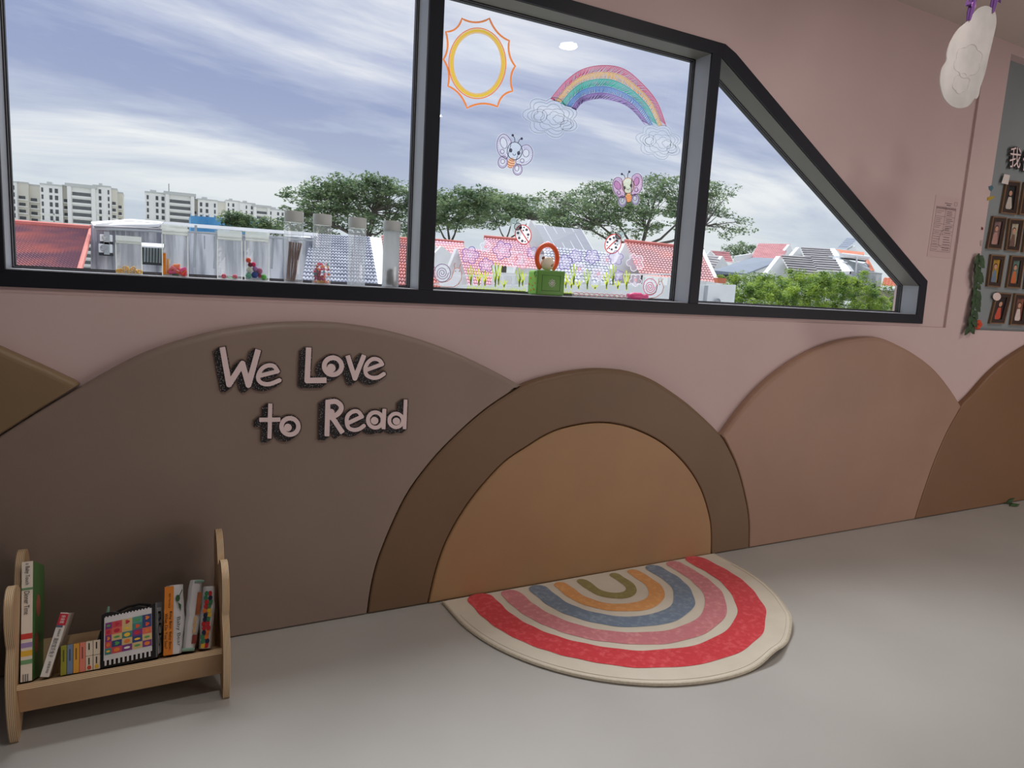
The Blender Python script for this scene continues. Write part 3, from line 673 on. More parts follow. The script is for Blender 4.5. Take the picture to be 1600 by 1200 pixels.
for i in range(22): 
    u = 150+i*15.4; p = P3(u, 356+i*.85+ (3 if u > 260 else 0), 31.75-i*.137-.12); b.tube([p, p+Vector((0, 0, -.55))], .025, 5)
b.tube([P3(148, 357, 31.5), P3(256, 362, 30.7)], .05, 6); b.tube([P3(290, 362, 30.3), P3(490, 376, 28.6)], .045, 6)
for u, v0, v1 in ((306, 352, 418), (338, 360, 420), (427, 370, 420)): b.tube([P3(u, v0, 30.2-(u-306)*.008), P3(u-3, v1, 30.2-(u-306)*.008)], .05, 8)
obj('drain_pipes', b, 'render_grey', hB)
b = MB(); b.quadbox(P3(222, 384.5, 30.7), P3(254, 387, 30.5), P3(253, 415, 30.5), P3(221, 413, 30.7), (0, .2, 0)); wf = obj('window', b, 'dark_void', hB); 
b = MB(); b.quadbox(P3(223.5, 386, 30.62), P3(252, 388, 30.42), P3(251.5, 411, 30.42), P3(223, 409, 30.62), (0, .05, 0)); obj('window_glass', b, wm('greenish_glass', (168, 178, 176), noise=.2, nscale=2), wf)
b = MB()
for i in range(7): b.tube([P3(224+i*4.7, 386.5+i*.3, 30.4), P3(223.5+i*4.7, 410+i*.3, 30.4)], .025, 5)
obj('window_bars', b, 'dark_void', wf)
b = MB(); b.quadbox(P3(221, 379, 30.2), P3(256, 381, 29.9), P3(256, 386, 29.6), P3(221, 384, 29.9), (0, 0, -.05)); obj('window_hood', b, 'render_white', wf)
for nm, u, v, w_, h_ in (('upper', 166, 372, 20, 12), ('lower', 165, 388, 22, 15)):
    ac = thing('air_conditioner', nm+' air conditioner unit on the streaked grey wall by the red roof', 'air conditioner', tuple(P3(u, v+h_/2, 31.3)), 'air conditioner units on the streaked wall')
    a, c = P3(u-w_/2, v-h_/2, 31.2), P3(u+w_/2, v+h_/2, 31.2); b = MB(); b.box(a.x, c.x, 31.1, 31.7, c.z, a.z); obj('casing', b, 'render_white', ac, bevel=.02)
    b = MB(); cx2, cz2, r2 = a.x+(c.x-a.x)*.4, (a.z+c.z)/2, (a.z-c.z)*.40
    b.lathe([(r2, 0), (r2, -.03), (r2*.88, -.03), (r2*.86, .01)], (cx2, 31.09, cz2), 20, 'y')
    for i in range(3): b.tube([(cx2, 31.07, cz2), (cx2+r2*.8*math.cos(i*2.1+.4), 31.07, cz2+r2*.8*math.sin(i*2.1+.4))], .05, 5)
    obj('fan', b, 'hdb_shade' if nm == 'upper' else 'render_grey', ac)
    b = MB(); b.box(c.x-.3, c.x-.1, 31.07, 31.1, cz2-.25, cz2+.25); obj('grille', b, 'render_grey', ac); b = MB(); b.box(a.x, c.x, 31.2, 31.9, c.z-.12, c.z-.02); obj('bracket', b, 'dark_void', ac)
# blue tiled roof behind the bottles
hC = house('terraced_house', 'house with a blue grey pantile roof behind the clear bottles', 530, 400, 26)
b = MB(); tiled(b, P3(486, 366, 32), P3(578, 371, 31), P3(592, 452, 22), P3(470, 446, 22.5), 17, 22, .06, .06); obj('roof_tiles', b, 'blue_tile', hC, smooth='leaf', kind='stuff')
b = MB(); b.prism([P3(470, 366, 31), P3(490, 366, 31), P3(490, 397, 30), P3(470, 396, 30)], (0, 2, 0)); obj('dormer', b, 'render_white', hC); b = MB(); b.prism([P3(474, 387, 29.9), P3(488, 388, 29.9), P3(488, 396.5, 29.8), P3(474, 396, 29.8)], (0, .1, 0)); obj('dormer_window', b, 'dark_void', hC)
b = MB(); b.prism([P3(577, 370, 30.9), P3(596, 372, 30.5), P3(607, 455, 21.6), P3(590, 454, 21.8)], (0, 0, -.2)); obj('party_wall_cap', b, 'render_white', hC)
b = MB(); b.box(P3(470, 440, 23).x, P3(600, 440, 23).x, 23, 31, -9, -.8); obj('wall', b, 'render_white', hC)
hD = house('terraced_house', 'house with a narrow strip of red tile roof beside the left mullion', 630, 400, 26)
b = MB(); tiled(b, P3(596, 373, 31), P3(668, 379, 30.4), P3(690, 458, 22), P3(606, 452, 22.3), 17, 18, .06, .06); obj('roof_tiles', b, 'red_tile', hD, smooth='leaf', kind='stuff')
b = MB(); b.tube([P3(596, 372.5, 31), P3(668, 378.5, 30.4)], .15, 8); obj('ridge_cap', b, 'ridge_red', hD)
b = MB(); b.box(P3(606, 440, 23).x, P3(680, 440, 23).x, 23, 30, -9, -.8); obj('wall', b, 'render_white', hD)

# gabled houses ------------------------------------------------------------
def gabled(label, Y, gable, slope, roofm, rows=10, cols=14, round_=True, wallv=None, depth=2.5, cap=None, amp=.05, step=.035, seam=None, stuffk='stuff'):
    """gable: white end wall polygon (u,v) at depth Y; slope: tl,tr,br,bl with depths"""
    gx = P3(gable[0][0], gable[0][1], Y) if gable else P3(slope[0][0], slope[0][1], slope[0][2])
    T_ = thing('terraced_house', label, 'house', (gx.x, Y, -9))
    q4 = [P3(*s_) for s_ in slope]; b = MB()
    if seam:
        b.quadbox(*q4, (0, 0, -.12)); obj('roof_sheet', b, roofm, T_); 
        for i in range(seam+1):
            s_ = i/seam; b2 = MB(); b2.tube([q4[0].lerp(q4[1], s_)+Vector((0, 0, .01)), q4[3].lerp(q4[2], s_)+Vector((0, 0, .01))], .022, 6); obj('roof_seam', b2, 'seam', T_)
    else:
        tiled(b, *q4, rows, cols, amp, step, round_, per=4 if round_ else 1); obj('roof_tiles', b, roofm, T_, smooth='leaf', kind=stuffk)
    if cap: b = MB(); b.tube([q4[0]+Vector((0, 0, .05)), q4[1]+Vector((0, 0, .05))], .14, 8); obj('ridge_cap', b, cap, T_)
    if gable: b = MB(); b.prism([P3(u, v, Y) for u, v in gable], (0, .35, 0)); obj('gable_wall', b, 'render_white', T_)
    lo = min(q4[2].z, q4[3].z)-.1
    b = MB(); xs = sorted(p.x for p in q4); y0 = min(p.y for p in q4)+.5; b.box(min(q4[2].x, q4[3].x)+.1, max(q4[2].x, q4[3].x)-.1, y0, y0+depth, -9, lo-.15); obj('wall', b, 'render_white', T_)
    return T_
gabled('far house with a plain pink roof seen through the tree left of the flowers', 44, [(676, 399), (690, 384), (712, 402), (722, 440), (676, 440)], [(676, 376, 52), (724, 380, 52), (730, 402, 45), (690, 401, 45)], 'pink_tile', 6, 10, cap='ridge_red')
gabled('house with a lilac pink roof and white gable behind the purple flower decals', 30, [(714, 388), (727, 416), (731, 452), (698, 452), (703, 416)], [(714, 387.5, 31), (762, 392, 31), (776, 452, 25), (732, 448, 25)], 'pink_tile', 14, 12)
gabled('taller house with a faded pink tile roof left of the metal roof', 34, None, [(756, 372, 38), (826, 378, 37), (842, 422, 31), (768, 416, 31.5)], 'pink_tile', 12, 16, cap='ridge_red')
T_ = gabled('house with a grey metal seam roof and tall white wedge parapet behind the toy', 38, [(829, 343), (850, 376), (851, 440), (800, 440), (814, 392)], [(834, 351, 44), (908, 358, 43), (930, 396, 36), (852, 384, 37)], 'solar', seam=5)
gabled('house with a mauve grey roof low behind the flower decals', 30, None, [(848, 385, 33), (948, 395, 32), (972, 446, 26), (858, 440, 26.5)], 'blue_tile', 12, 20)
gabled('house with a strong red tile roof and white gable crossing the right mullion', 27, [(977, 380), (1000, 428), (1000, 462), (955, 462), (957, 420)], [(976, 379, 30), (1098, 391.5, 29), (1124, 443, 23.5), (1001, 432, 24)], 'red_tile', 15, 26, cap='ridge_red')
b = MB(); q0, q1 = P3(1097, 391, 29), P3(1122, 443, 23.4); b.tube([q0, q1], .11, 8); obj('white_verge', b, 'render_white', bpy.data.objects['terraced_house.009'] if 'terraced_house.009' in bpy.data.objects else hD)
# white parapet wall at sill height with a round vent
pw = thing('parapet_wall', 'low white parapet wall with a round vent just above the sill', 'wall', (P3(1060, 450, 22).x, 22, -9))
b = MB(); a, c = P3(700, 434, 23), P3(1150, 445, 22); b.quadbox((a.x, 23, -9), (c.x, 22, -9), (c.x, 22, c.z), (a.x, 23, a.z-.28), (.1, .3, 0)); obj('wall', b, 'render_white', pw)
b = MB()
for i in range(26):
    s_ = i/25; x = a.x+(c.x-a.x)*s_*.78; z = a.z-.28+(c.z-a.z+.28)*s_*.78; b.box(x, x+.08, 22.8-s_*.8, 22.88-s_*.8, z, z+.34)
b.quadbox((a.x, 23, a.z+.04), (a.x+(c.x-a.x)*.8, 22.2, c.z+.3), (a.x+(c.x-a.x)*.8, 22.2, c.z+.36), (a.x, 23, a.z+.1), (0, .1, 0)); obj('balustrade', b, 'render_white', pw)
b = MB(); p = P3(1122, 472, 21.9); b.lathe([(.17, 0), (.17, -.05), (.14, -.05), (.135, .0), (.0001, .0)], (p.x, 21.95, p.z), 24, 'y'); obj('round_vent', b, 'render_grey', pw)
b = MB(); b.box(P3(1103, 447, 21.9).x, P3(1105.5, 447, 21.9).x, 21.85, 22, -9, P3(1100, 446, 21.9).z); obj('wall_joint', b, 'render_grey', pw)
pot = thing('plant_trough', 'orange terracotta trough on the white parapet right of the mullion', 'plant pot', tuple(P3(1127, 446, 22.1)))
b = MB(); b.quadbox(P3(1120, 434, 22.2), P3(1135.5, 435, 22.2), P3(1134, 443, 22.2), P3(1122.5, 442, 22.2), (0, .25, 0)); obj('trough', b, 'orange_roof', pot, bevel=.01)

def leaves(n, centers, size, flat=.5, rnd=random):
    mb = MB()
    for i in range(n):
        cx_, cyy, cz_, rx, rz = rnd.choice(centers)
        while True:
            x, y, z = rnd.uniform(-1, 1), rnd.uniform(-1, 1), rnd.uniform(-1, 1)
            if .25 < x*x+y*y+z*z < 1: break
        p = Vector((cx_+x*rx, cyy+y*rx, cz_+z*rz))
        a = Vector((rnd.gauss(0, 1), rnd.gauss(0, 1), rnd.gauss(0, flat))).normalized()*size*rnd.uniform(.6, 1.3); c = a.cross(Vector((rnd.gauss(0, .5), rnd.gauss(0, .5), 1))).normalized()*size*rnd.uniform(.4, .8)
        mb.add([p-a, p-c, p+a, p+c], [(0, 1, 2, 3)])
    return mb
b = leaves(160, [(P3(1128, 432, 22.2).x, 22.3, P3(1128, 432, 22.2).z, .22, .09)], .035); obj('plants', b, 'leaf_bush', pot, smooth='leaf', kind='stuff')
def tree(label, base, spread, hgt, tips, nleaf, size, leafm, clump=(1.6, .55), trunks=1, dens=3, seed=1, branches=True, cat='tree', name='rain_tree', group=None):
    """base (x,y,z of fork), tips: crown profile list of (x,z) in world on the tree's own depth"""
    R_ = random.Random(seed); T_ = thing(name, label, cat, (base[0], base[1], -9), group)
    br = MB(); cl = []
    br.tube([(base[0]-.3, base[1], -9), (base[0], base[1], base[2]-3), tuple(base)], [.55*spread/9, .42*spread/9, .34*spread/9], 8)
    B = Vector(base); tops = sorted(tips); nl = max(3, min(7, len(tips)//5)); limbs = []
    for k in range(nl):
        seg_ = tops[k*len(tops)//nl:(k+1)*len(tops)//nl]; mx_ = sum(t[0] for t in seg_)/len(seg_); mz_ = min(t[1] for t in seg_)
        e = Vector((B.x+(mx_-B.x)*.62, B.y+R_.uniform(-.3, .3)*spread, B.z+max(1, (mz_-B.z))*.75)); m1 = B.lerp(e, .5)+Vector((0, 0, -.05*spread+R_.uniform(0, .3)))
        r0 = .13*spread/9; br.tube([B-Vector((0, 0, .6)), B.lerp(m1, .5)+Vector((0, 0, .1)), m1, e], [r0*1.2, r0, r0*.8, r0*.55], 6); limbs.append((m1, e, r0))
    for (tx, tz) in tips:
        for k in range(dens):
            yy = B.y+R_.uniform(-.75, .75)*spread*.55; x = tx+R_.uniform(-1, 1)*spread*.05; z = tz+R_.uniform(-1.5, .25)*hgt*.1-abs(yy-B.y)*.06
            p3 = Vector((x, yy, z)); m1, e, r0 = min(limbs, key=lambda l_: (l_[1]-p3).length)
            st = e if (e-p3).length < (m1-p3).length*1.4 or k else m1.lerp(e, .5)
            q2 = st.lerp(p3, .55)+Vector((R_.uniform(-.3, .3), 0, .15))
            br.tube([st, st.lerp(q2, .5)+Vector((R_.uniform(-.2, .2), 0, -.1)), q2, p3], [r0*.42, r0*.32, r0*.22, r0*.1], 4)
            cl.append((x, yy, z, clump[0]*R_.uniform(.6, 1.1), clump[1]*R_.uniform(.6, 1.1)))
            for _ in range(2):
                w = p3+Vector((R_.uniform(-1, 1)*clump[0]*1.1, R_.uniform(-1, 1)*clump[0], R_.uniform(-.9, .3)*clump[1]*1.6)); br.tube([q2, w], [r0*.15, r0*.06], 4); cl.append((w.x, w.y, w.z, clump[0]*R_.uniform(.4, .8), clump[1]*R_.uniform(.4, .8)))
    if not branches:
        br = MB(); br.tube([(base[0], base[1], -9), (base[0], base[1], base[2]-.5), (base[0]+.1, base[1], base[2]+.4)], [.25, .2, .12], 8)
    obj('trunk_and_branches', br, 'bark', T_, smooth=True)
    obj('foliage', leaves(nleaf, cl, size, .35, R_), leafm, T_, smooth='leaf', kind='stuff'); return T_
def crown(pts, Y): return [(at(u, v, Y).x, at(u, v, Y).z) for u, v in pts]
tree('broad rain tree behind the four bottles', tuple(P3(572, 368, 80)), 11, 9, crown([(476, 296), (490, 288), (505, 286), (520, 280), (535, 277), (550, 276), (565, 278), (580, 280), (595, 282), (610, 285), (625, 290), (640, 294), (655, 298), (478, 312), (492, 306), (510, 300), (530, 296), (550, 296), (570, 298), (590, 302), (610, 306), (630, 310), (475, 330), (470, 345), (488, 330), (505, 345), (525, 318), (548, 316), (570, 320), (600, 322), (625, 328), (645, 330), (500, 358), (540, 338), (610, 345), (638, 350)], 80), 19000, .20, 'leaf', (1.7, .7), seed=3, group='rain trees behind the roofs')
tree('rain tree with bare forked trunk right of the left mullion', tuple(P3(703, 385, 62)), 8, 8, crown([(664, 318), (680, 308), (692, 300), (706, 294), (718, 292), (730, 296), (742, 296), (750, 302), (672, 332), (688, 322), (704, 316), (720, 312), (736, 314), (748, 322), (684, 338), (722, 330)], 62), 8500, .16, 'leaf', (1.3, .55), seed=5, group='rain trees behind the roofs')
tree('spreading rain tree above the faded pink roof', tuple(P3(790, 378, 96)), 9, 7, crown([(752, 312), (766, 306), (780, 303), (794, 301), (808, 306), (822, 310), (834, 316), (846, 324), (856, 333), (745, 326), (760, 322), (778, 318), (796, 318), (812, 322), (830, 328), (844, 336), (752, 336), (772, 334), (800, 334)], 96), 10500, .22, 'leaf', (2.0, .7), seed=8, group='rain trees behind the roofs')
tree('largest rain tree behind the pink winged decal and right mullion', tuple(P3(1000, 390, 70)), 14, 10, crown([(880, 302), (894, 298), (908, 297), (922, 294), (936, 291), (950, 288), (962, 284), (1000, 280), (1014, 276), (1028, 274), (1042, 279), (1056, 283), (1075, 288), (1090, 292), (1108, 298), (1122, 306), (1132, 316), (872, 318), (888, 314), (905, 312), (925, 308), (945, 305), (965, 302), (985, 300), (1005, 298), (1025, 296), (1045, 300), (1065, 305), (1100, 312), (1126, 326), (890, 334), (910, 330), (930, 326), (955, 324), (980, 322), (1005, 320), (1030, 322), (1050, 328), (1120, 340), (912, 344), (955, 340), (1010, 342), (1040, 346), (1108, 344)], 70), 21000, .18, 'leaf', (1.7, .65), seed=11, group='rain trees behind the roofs')
tree('small dark tree before the blue netting', tuple(P3(372, 352, 90)), 3, 3, crown([(358, 342), (366, 336), (374, 334), (382, 338), (390, 344), (370, 344), (380, 346)], 90), 3500, .17, 'leaf', (1.0, .7), seed=13, name='tree')
tree('small pale tree poking above the parapet, right of the dark one', tuple(P3(410, 356, 95)), 3, 3, crown([(402, 350), (410, 344), (416, 342), (424, 348), (428, 354), (414, 352)], 95), 2500, .17, 'leaf', (.9, .6), seed=14, name='tree')
tree('small sparse tree between the distant roofs in the right pane', tuple(P3(1150, 400, 75)), 3, 3, crown([(1140, 386), (1148, 382), (1155, 390), (1166, 384), (1172, 388), (1160, 396), (1145, 394)], 75), 1800, .16, 'leaf', (.8, .6), seed=15, name='tree')
# right pane roofs
gabled('tiny far house with a pink red roof left in the right pane', 60, [(1110, 392), (1104, 399), (1116, 400)], [(1110, 391.5, 62), (1139, 393.5, 62), (1146, 411, 56), (1128, 408, 56)], 'mauve_roof', 5, 8, round_=False)
gabled('small house with a brown grey roof beside the right mullion', 42, [(1129, 400), (1137, 413), (1128, 424), (1112, 424)], [(1098, 398, 44), (1129, 400, 43), (1114, 422, 40), (1094, 416, 40)], 'grey_tile', 6, 6, round_=False, step=.05)
gabled('house with a mauve red sheet roof and white gable on the right pane skyline', 50, [(1234, 382), (1241, 396), (1238, 404), (1216, 404)], [(1185, 380.5, 54), (1235, 381.5, 53), (1222, 404, 47), (1173, 404, 47.5)], 'mauve_roof', 6, 18, round_=True, amp=.03, step=.0)
hE = thing('flat_roofed_house', 'long low building with a plain blue grey roof and dark eave in the right pane', 'house', (P3(1160, 415, 38).x, 38, -9))
b = MB(); b.prism([P3(1114, 422.5, 36), P3(1177, 402, 46), P3(1216, 404, 46), P3(1214, 409, 44), P3(1166, 427.5, 36), P3(1114, 426.5, 36)], (0, 0, -.1)); obj('roof_sheet', b, 'slate', hE)
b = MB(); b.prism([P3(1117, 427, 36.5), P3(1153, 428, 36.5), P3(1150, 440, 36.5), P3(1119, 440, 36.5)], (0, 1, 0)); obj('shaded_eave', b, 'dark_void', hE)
b = MB(); b.prism([P3(1167, 427, 37), P3(1212, 409, 44), P3(1215, 440, 44), P3(1167, 445, 37)], (0, .3, 0)); obj('wall', b, 'render_white', hE)
b = MB(); b.prism([P3(1150, 400, 48), P3(1176, 396, 48), P3(1176, 408, 48), P3(1150, 408, 48)], (0, .3, 0)); obj('roof_upstand', b, 'render_white', hE)
gabled('front house with a ridged grey roof and large white gable above the bush', 30, [(1219.5, 400), (1237, 432), (1238, 450), (1190, 450), (1196, 430)], [(1219, 398, 32), (1266, 401, 32), (1282, 436, 27), (1238, 432, 27)], 'grey_tile', 9, 8, round_=False, step=.09)
gabled('second house with a ridged grey roof stepping up behind the front gable', 36, [(1249, 386.5), (1255, 401), (1238, 399)], [(1250, 385.5, 38), (1297, 388.5, 37.5), (1316, 427, 31), (1266, 424, 31.5)], 'grey_tile', 11, 8, round_=False, step=.09)
gb = gabled('far house with smooth dark grey roofs at the top right of the skyline', 55, [(1336, 384), (1318, 394), (1345, 404)], [(1324, 371, 60), (1342, 373, 59), (1322, 389, 52), (1308, 388, 52)], 'slate', 6, 10, round_=False, step=.02)
hF = thing('terrace_block', 'cluster of stained white parapet walls with a curved fascia at the right of the bush', 'building', (P3(1345, 430, 32).x, 32, -9))
b = MB(); b.prism([P3(1297, 388, 37), P3(1304, 388, 37), P3(1330, 424, 31), P3(1317, 424, 31)], (0, 0, -.2)); obj('verge_slab', b, 'render_white', hF)
b = MB(); b.prism([P3(1304, 390, 37), P3(1309, 391, 37), P3(1335, 424, 31), P3(1328, 424, 31)], (0, 0, -.2)); obj('verge_slab', b, 'render_grey', hF)
b = MB(); b.prism([P3(1312, 400, 34), P3(1356, 405, 34), P3(1366, 424, 32), P3(1378, 428, 32), P3(1375, 470, 32), P3(1320, 470, 32)], (0, 1, 0)); obj('wall', b, mat('stained_white_plaster', (222, 226, 228), .8, col2=(184, 192, 196), nscale=1.4, stretch=(2, 2, .3)), hF)
b = MB(); b.tube([P3(1314, 398.5, 33.2), P3(1356, 403, 33)], .17, 10); obj('curved_fascia', b, 'render_white', hF, smooth=True)
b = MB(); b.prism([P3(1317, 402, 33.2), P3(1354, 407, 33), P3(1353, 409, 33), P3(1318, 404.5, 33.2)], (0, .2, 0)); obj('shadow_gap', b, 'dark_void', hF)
b = MB(); b.tube([P3(1339, 401, 32.9), P3(1337, 426, 32.9)], .06, 6); obj('down_pipe', b, 'render_white', hF)
b = MB(); b.tube([P3(1341, 424, 31.9), P3(1378, 427.5, 31.9)], .05, 6); b.tube([P3(1346, 414, 31.9), P3(1352, 411, 31.9), P3(1358, 415, 31.9)], .04, 6); obj('ledge', b, 'render_grey', hF)
b = MB(); b.prism([P3(1306, 389.5, 40), P3(1350, 394, 40), P3(1350, 398, 38), P3(1312, 396, 38)], (0, 0, -.1)); obj('red_tile_edge', b, 'orange_roof', hF); b = MB(); b.prism([P3(1353, 405, 33.5), P3(1357, 405, 33.5), P3(1367, 423, 32), P3(1362, 423, 32)], (0, .1, 0)); obj('red_tile_edge', b, 'orange_roof', hF)
hG = thing('annex_house', 'annex with orange tile roof and white gutter at the bottom right window corner', 'house', (P3(1390, 445, 28).x, 28, -9))
b = MB(); tiled(b, P3(1381, 434, 31), P3(1440, 436, 31), P3(1440, 451, 28.4), P3(1377, 448, 28.4), 6, 12, .04, .05); obj('roof_tiles', b, 'orange_roof', hG, smooth='leaf', kind='stuff')
b = MB(); b.tube([P3(1375, 450.5, 28.2), P3(1440, 454, 28.2)], .1, 8); obj('gutter', b, 'render_white', hG)
b = MB(); b.prism([P3(1374, 453, 28.8), P3(1440, 456, 28.8), P3(1440, 500, 28.8), P3(1373, 500, 28.8)], (0, 2, 0)); obj('wall', b, wm('brown_grey_wall', (150, 138, 134), noise=.15, nscale=1.5, stretch=(4, 1, .3)), hG)
# bush
bt = crown([(1160, 470), (1166, 452), (1178, 442), (1190, 440), (1200, 450), (1215, 446), (1230, 438), (1245, 432), (1258, 428), (1272, 425), (1286, 428), (1300, 430), (1314, 428), (1326, 432), (1338, 440), (1346, 450), (1356, 462), (1368, 470), (1380, 476), (1180, 462), (1205, 464), (1230, 456), (1255, 446), (1280, 444), (1305, 446), (1325, 452), (1345, 470), (1250, 465), (1290, 462), (1320, 470), (1200, 480), (1270, 480), (1350, 485)], 24)
tree('bright green leafy tree crown filling the bottom of the right pane', tuple(P3(1265, 520, 24)), 4.5, 3, bt, 70000, .055, 'leaf_bush', (.36, .30), dens=9, seed=21, branches=False, name='leafy_tree')
bt2 = crown([(1152, 436), (1160, 432), (1170, 430), (1180, 432), (1190, 430), (1200, 436), (1165, 444), (1185, 444)], 27)
tree('looser pale shrub with white flecks left of the bright crown', tuple(P3(1175, 480, 27)), 3, 2, bt2, 9000, .05, 'leaf_bush', (.45, .36), dens=3, seed=22, branches=False, name='shrub')
# ------------------------------------------------------------------ cling decals on the inside of the panes
def ink(name, c, a=.92, tr=.72): return see_through('ink_'+name, c, a, translucent=tr)
INK = {k: ink(k, c) for k, c in dict(orange=(232, 128, 40), yellow=(226, 186, 40), dark=(46, 44, 66), plum=(120, 92, 130), lilac=(146, 128, 186), purple=(112, 92, 168), white=(240, 240, 244), red=(214, 60, 66), pink=(236, 150, 156), brown=(176, 110, 84), green=(120, 190, 60), lime=(206, 220, 50), grey=(150, 156, 168), teal=(66, 176, 160), blue=(90, 136, 196), mauve=(150, 122, 184), magenta=(206, 84, 118), gold=(226, 172, 70), peach=(240, 176, 120)).items()}
FILM = see_through('clear_cling_film', (232, 236, 242), .22, translucent=.75); FILMW = see_through('white_cling_film', (214, 216, 224), .42, translucent=.8)
FILML = see_through('lilac_cling_film', (196, 180, 222), .34, translucent=.8); FILMP = see_through('pink_wing_film', (220, 176, 212), .66, translucent=.8); FILMPP = see_through('deep_pink_film', (206, 146, 194), .7, translucent=.8)
def gm_(Y):
    def f(u, v, d=0): p = at(u, v, Y+d); return (p.x, Y+d, p.z)
    return f
G0, G1, G2, G3 = gm_(.1338), gm_(.1330), gm_(.1322), gm_(.1314)
def decal(name, label, u, v, group='cling decals on the middle pane', cat='window decal'):
    p = at(u, v, .1338); return thing(name, label, cat, tuple(p), group)
def rb(name, T_, im, lines, w, mp_=G1, closed=False, label=None):
    b = MB()
    for ln in lines: ribbon(b, ln, w, mp_, closed)
    return obj(name, b, INK[im] if isinstance(im, str) else im, T_, smooth='leaf', label=label)
def fl(name, T_, m__, polys, mp_=G0, label=None):
    b = MB()
    for p_ in polys: fillpoly(b, p_, mp_)
    return obj(name, b, INK[m__] if isinstance(m__, str) else m__, T_, smooth='leaf', label=label)
# sun
cr = crop(680, 0, 3.721)
sun = decal('sun_decal', 'orange and yellow sun drawing stuck high in the left corner of the middle pane', 745, 165)
tipsp = [(155, 108), (315, 108), (430, 237), (465, 385), (450, 530), (362, 620), (185, 628), (74, 500), (48, 345), (62, 185)]
arc = []
for i, a in enumerate(tipsp):
    c = tipsp[(i+1) % len(tipsp)]; mxp = ((a[0]+c[0])/2, (a[1]+c[1])/2); cc = (255, 368); q = (mxp[0]+(cc[0]-mxp[0])*.17, mxp[1]+(cc[1]-mxp[1])*.17)
    for j in range(8): t = j/8; arc.append(((1-t)**2*a[0]+2*t*(1-t)*q[0]+t*t*c[0], (1-t)**2*a[1]+2*t*(1-t)*q[1]+t*t*c[1]))
rb('ray_outline', sun, 'orange', [cr(arc)], 3.0, closed=True); fl('film', sun, FILM, [cr([(245+(x-245)*1.04, 368+(y-368)*1.04) for x, y in arc])])
rb('disc_outline', sun, 'orange', [cr(ell(245, 368, 166, 205, 0, 48))], 1.8, closed=True); rb('disc_band', sun, 'yellow', [cr(ell(245, 368, 152, 190, 0, 48))], 5.0, G2, closed=True); rb('disc_inner_line', sun, 'gold', [cr(ell(245, 368, 140, 177, 0, 48))], 1.2, closed=True)
# rainbow
rbw = decal('rainbow_decal', 'hatched rainbow drawing arching between two clouds on the middle pane', 945, 200)
oa = smoothline([(860, 154), (884, 126), (911, 107.5), (944.7, 101.6), (975.6, 107.5), (1002.5, 129), (1026.7, 158.6), (1041.4, 197.5)], 12); ia = smoothline([(900.4, 172), (906, 164), (914, 158.6), (928, 155), (943.4, 154.5), (970.2, 161), (989, 173), (1007.8, 194.8)], 12)
def bandpt(i, s): return tuple(oa[i]*(1-s)+ia[i]*s)
bands = [('magenta', 0, .2, 'rose'), ('gold', .2, .4, 'amber'), ('teal', .4, .62, 'teal'), ('blue', .62, .81, 'blue'), ('mauve', .81, 1, 'violet')]
for k, (im, s0, s1, nm) in enumerate(bands):
    n = len(oa); c_ = dict(magenta=(224, 130, 150), gold=(236, 204, 120), teal=(130, 206, 196), blue=(150, 184, 220), mauve=(190, 170, 210))[im]
    fl_ = MB(); fl_.add([G0(*bandpt(i, s0)) for i in range(n)]+[G0(*bandpt(i, s1)) for i in range(n)], [(i, i+1, n+i+1, n+i) for i in range(n-1)])
    bnd = obj('rainbow_band', fl_, see_through('film_'+nm, tuple(int(q_*.85) for q_ in c_), .20, translucent=.8), rbw, smooth='leaf', label=nm+' rainbow band')
    b = MB(); R_ = random.Random(k)
    for i in range(0, n-2):
        for q in (0, .5):
            i2 = min(n-1, i+1); a = np.array(bandpt(i, s0+.01))*(1-q)+np.array(bandpt(i2, s0+.01))*q; j = min(n-1, max(0, i+(2 if k % 2 else -2))); c = np.array(bandpt(j, s1-.01))+R_.uniform(-.6, .6)
            ribbon(b, [a, (a+c)/2+.4, c], .7, G1)
    ribbon(b, [bandpt(i, s0+.01) for i in range(n)], .9, G1)
    if k == 4: ribbon(b, [bandpt(i, s1) for i in range(n)], .9, G1)
    obj('hatching', b, INK[im], bnd, smooth='leaf')
def cloudline(cx_, cyy, rx, ry, ph, lobes=7, dep=.16, n=80, tilt=12):
    t = math.radians(tilt); o_ = []
    for i in range(n):
        a = 2*PI*i/n; r = 1-dep+dep*2*abs(math.sin(a*lobes/2+ph))*.75; x, y = rx*r*math.cos(a), ry*r*math.sin(a); o_.append((cx_+x*math.cos(t)-y*math.sin(t), cyy+x*math.sin(t)+y*math.cos(t)))
    return o_
for nm, cx_, cyy, rx, ry, tl_ in (('left', 860.5, 183, 41, 29, 10), ('right', 1029.5, 221.5, 34, 25, 16)):
    cl_ = fl('cloud', rbw, see_through('cloud_film', (190, 198, 212), .34, translucent=.85), [cloudline(cx_, cyy, rx*1.05, ry*1.08, .4, tilt=tl_)], label=nm+' scribbled cloud'); b = MB()
    for s_, ph, ox in ((1, .4, 0), (.85, .5, 1), (.68, .9, 3), (.5, 1.4, 5), (.34, .2, 8), (.2, .3, 12)): ribbon(b, cloudline(cx_+ox, cyy+ox*.25, rx*s_, ry*s_, ph, 7 if s_ > .5 else 5, tilt=tl_), .9, G1, True)
    for s_, ox, oy in ((.3, -18, -2), (.2, -18, -2), (.22, 24, 13)): ribbon(b, ell(cx_+ox*rx/41, cyy+oy*ry/29, rx*s_, ry*s_*1.2), .8, G1, True)
    obj('scribble', b, INK['grey'] if nm == 'left' else see_through('pale_ink', (170, 178, 190), .9), cl_, smooth='leaf')
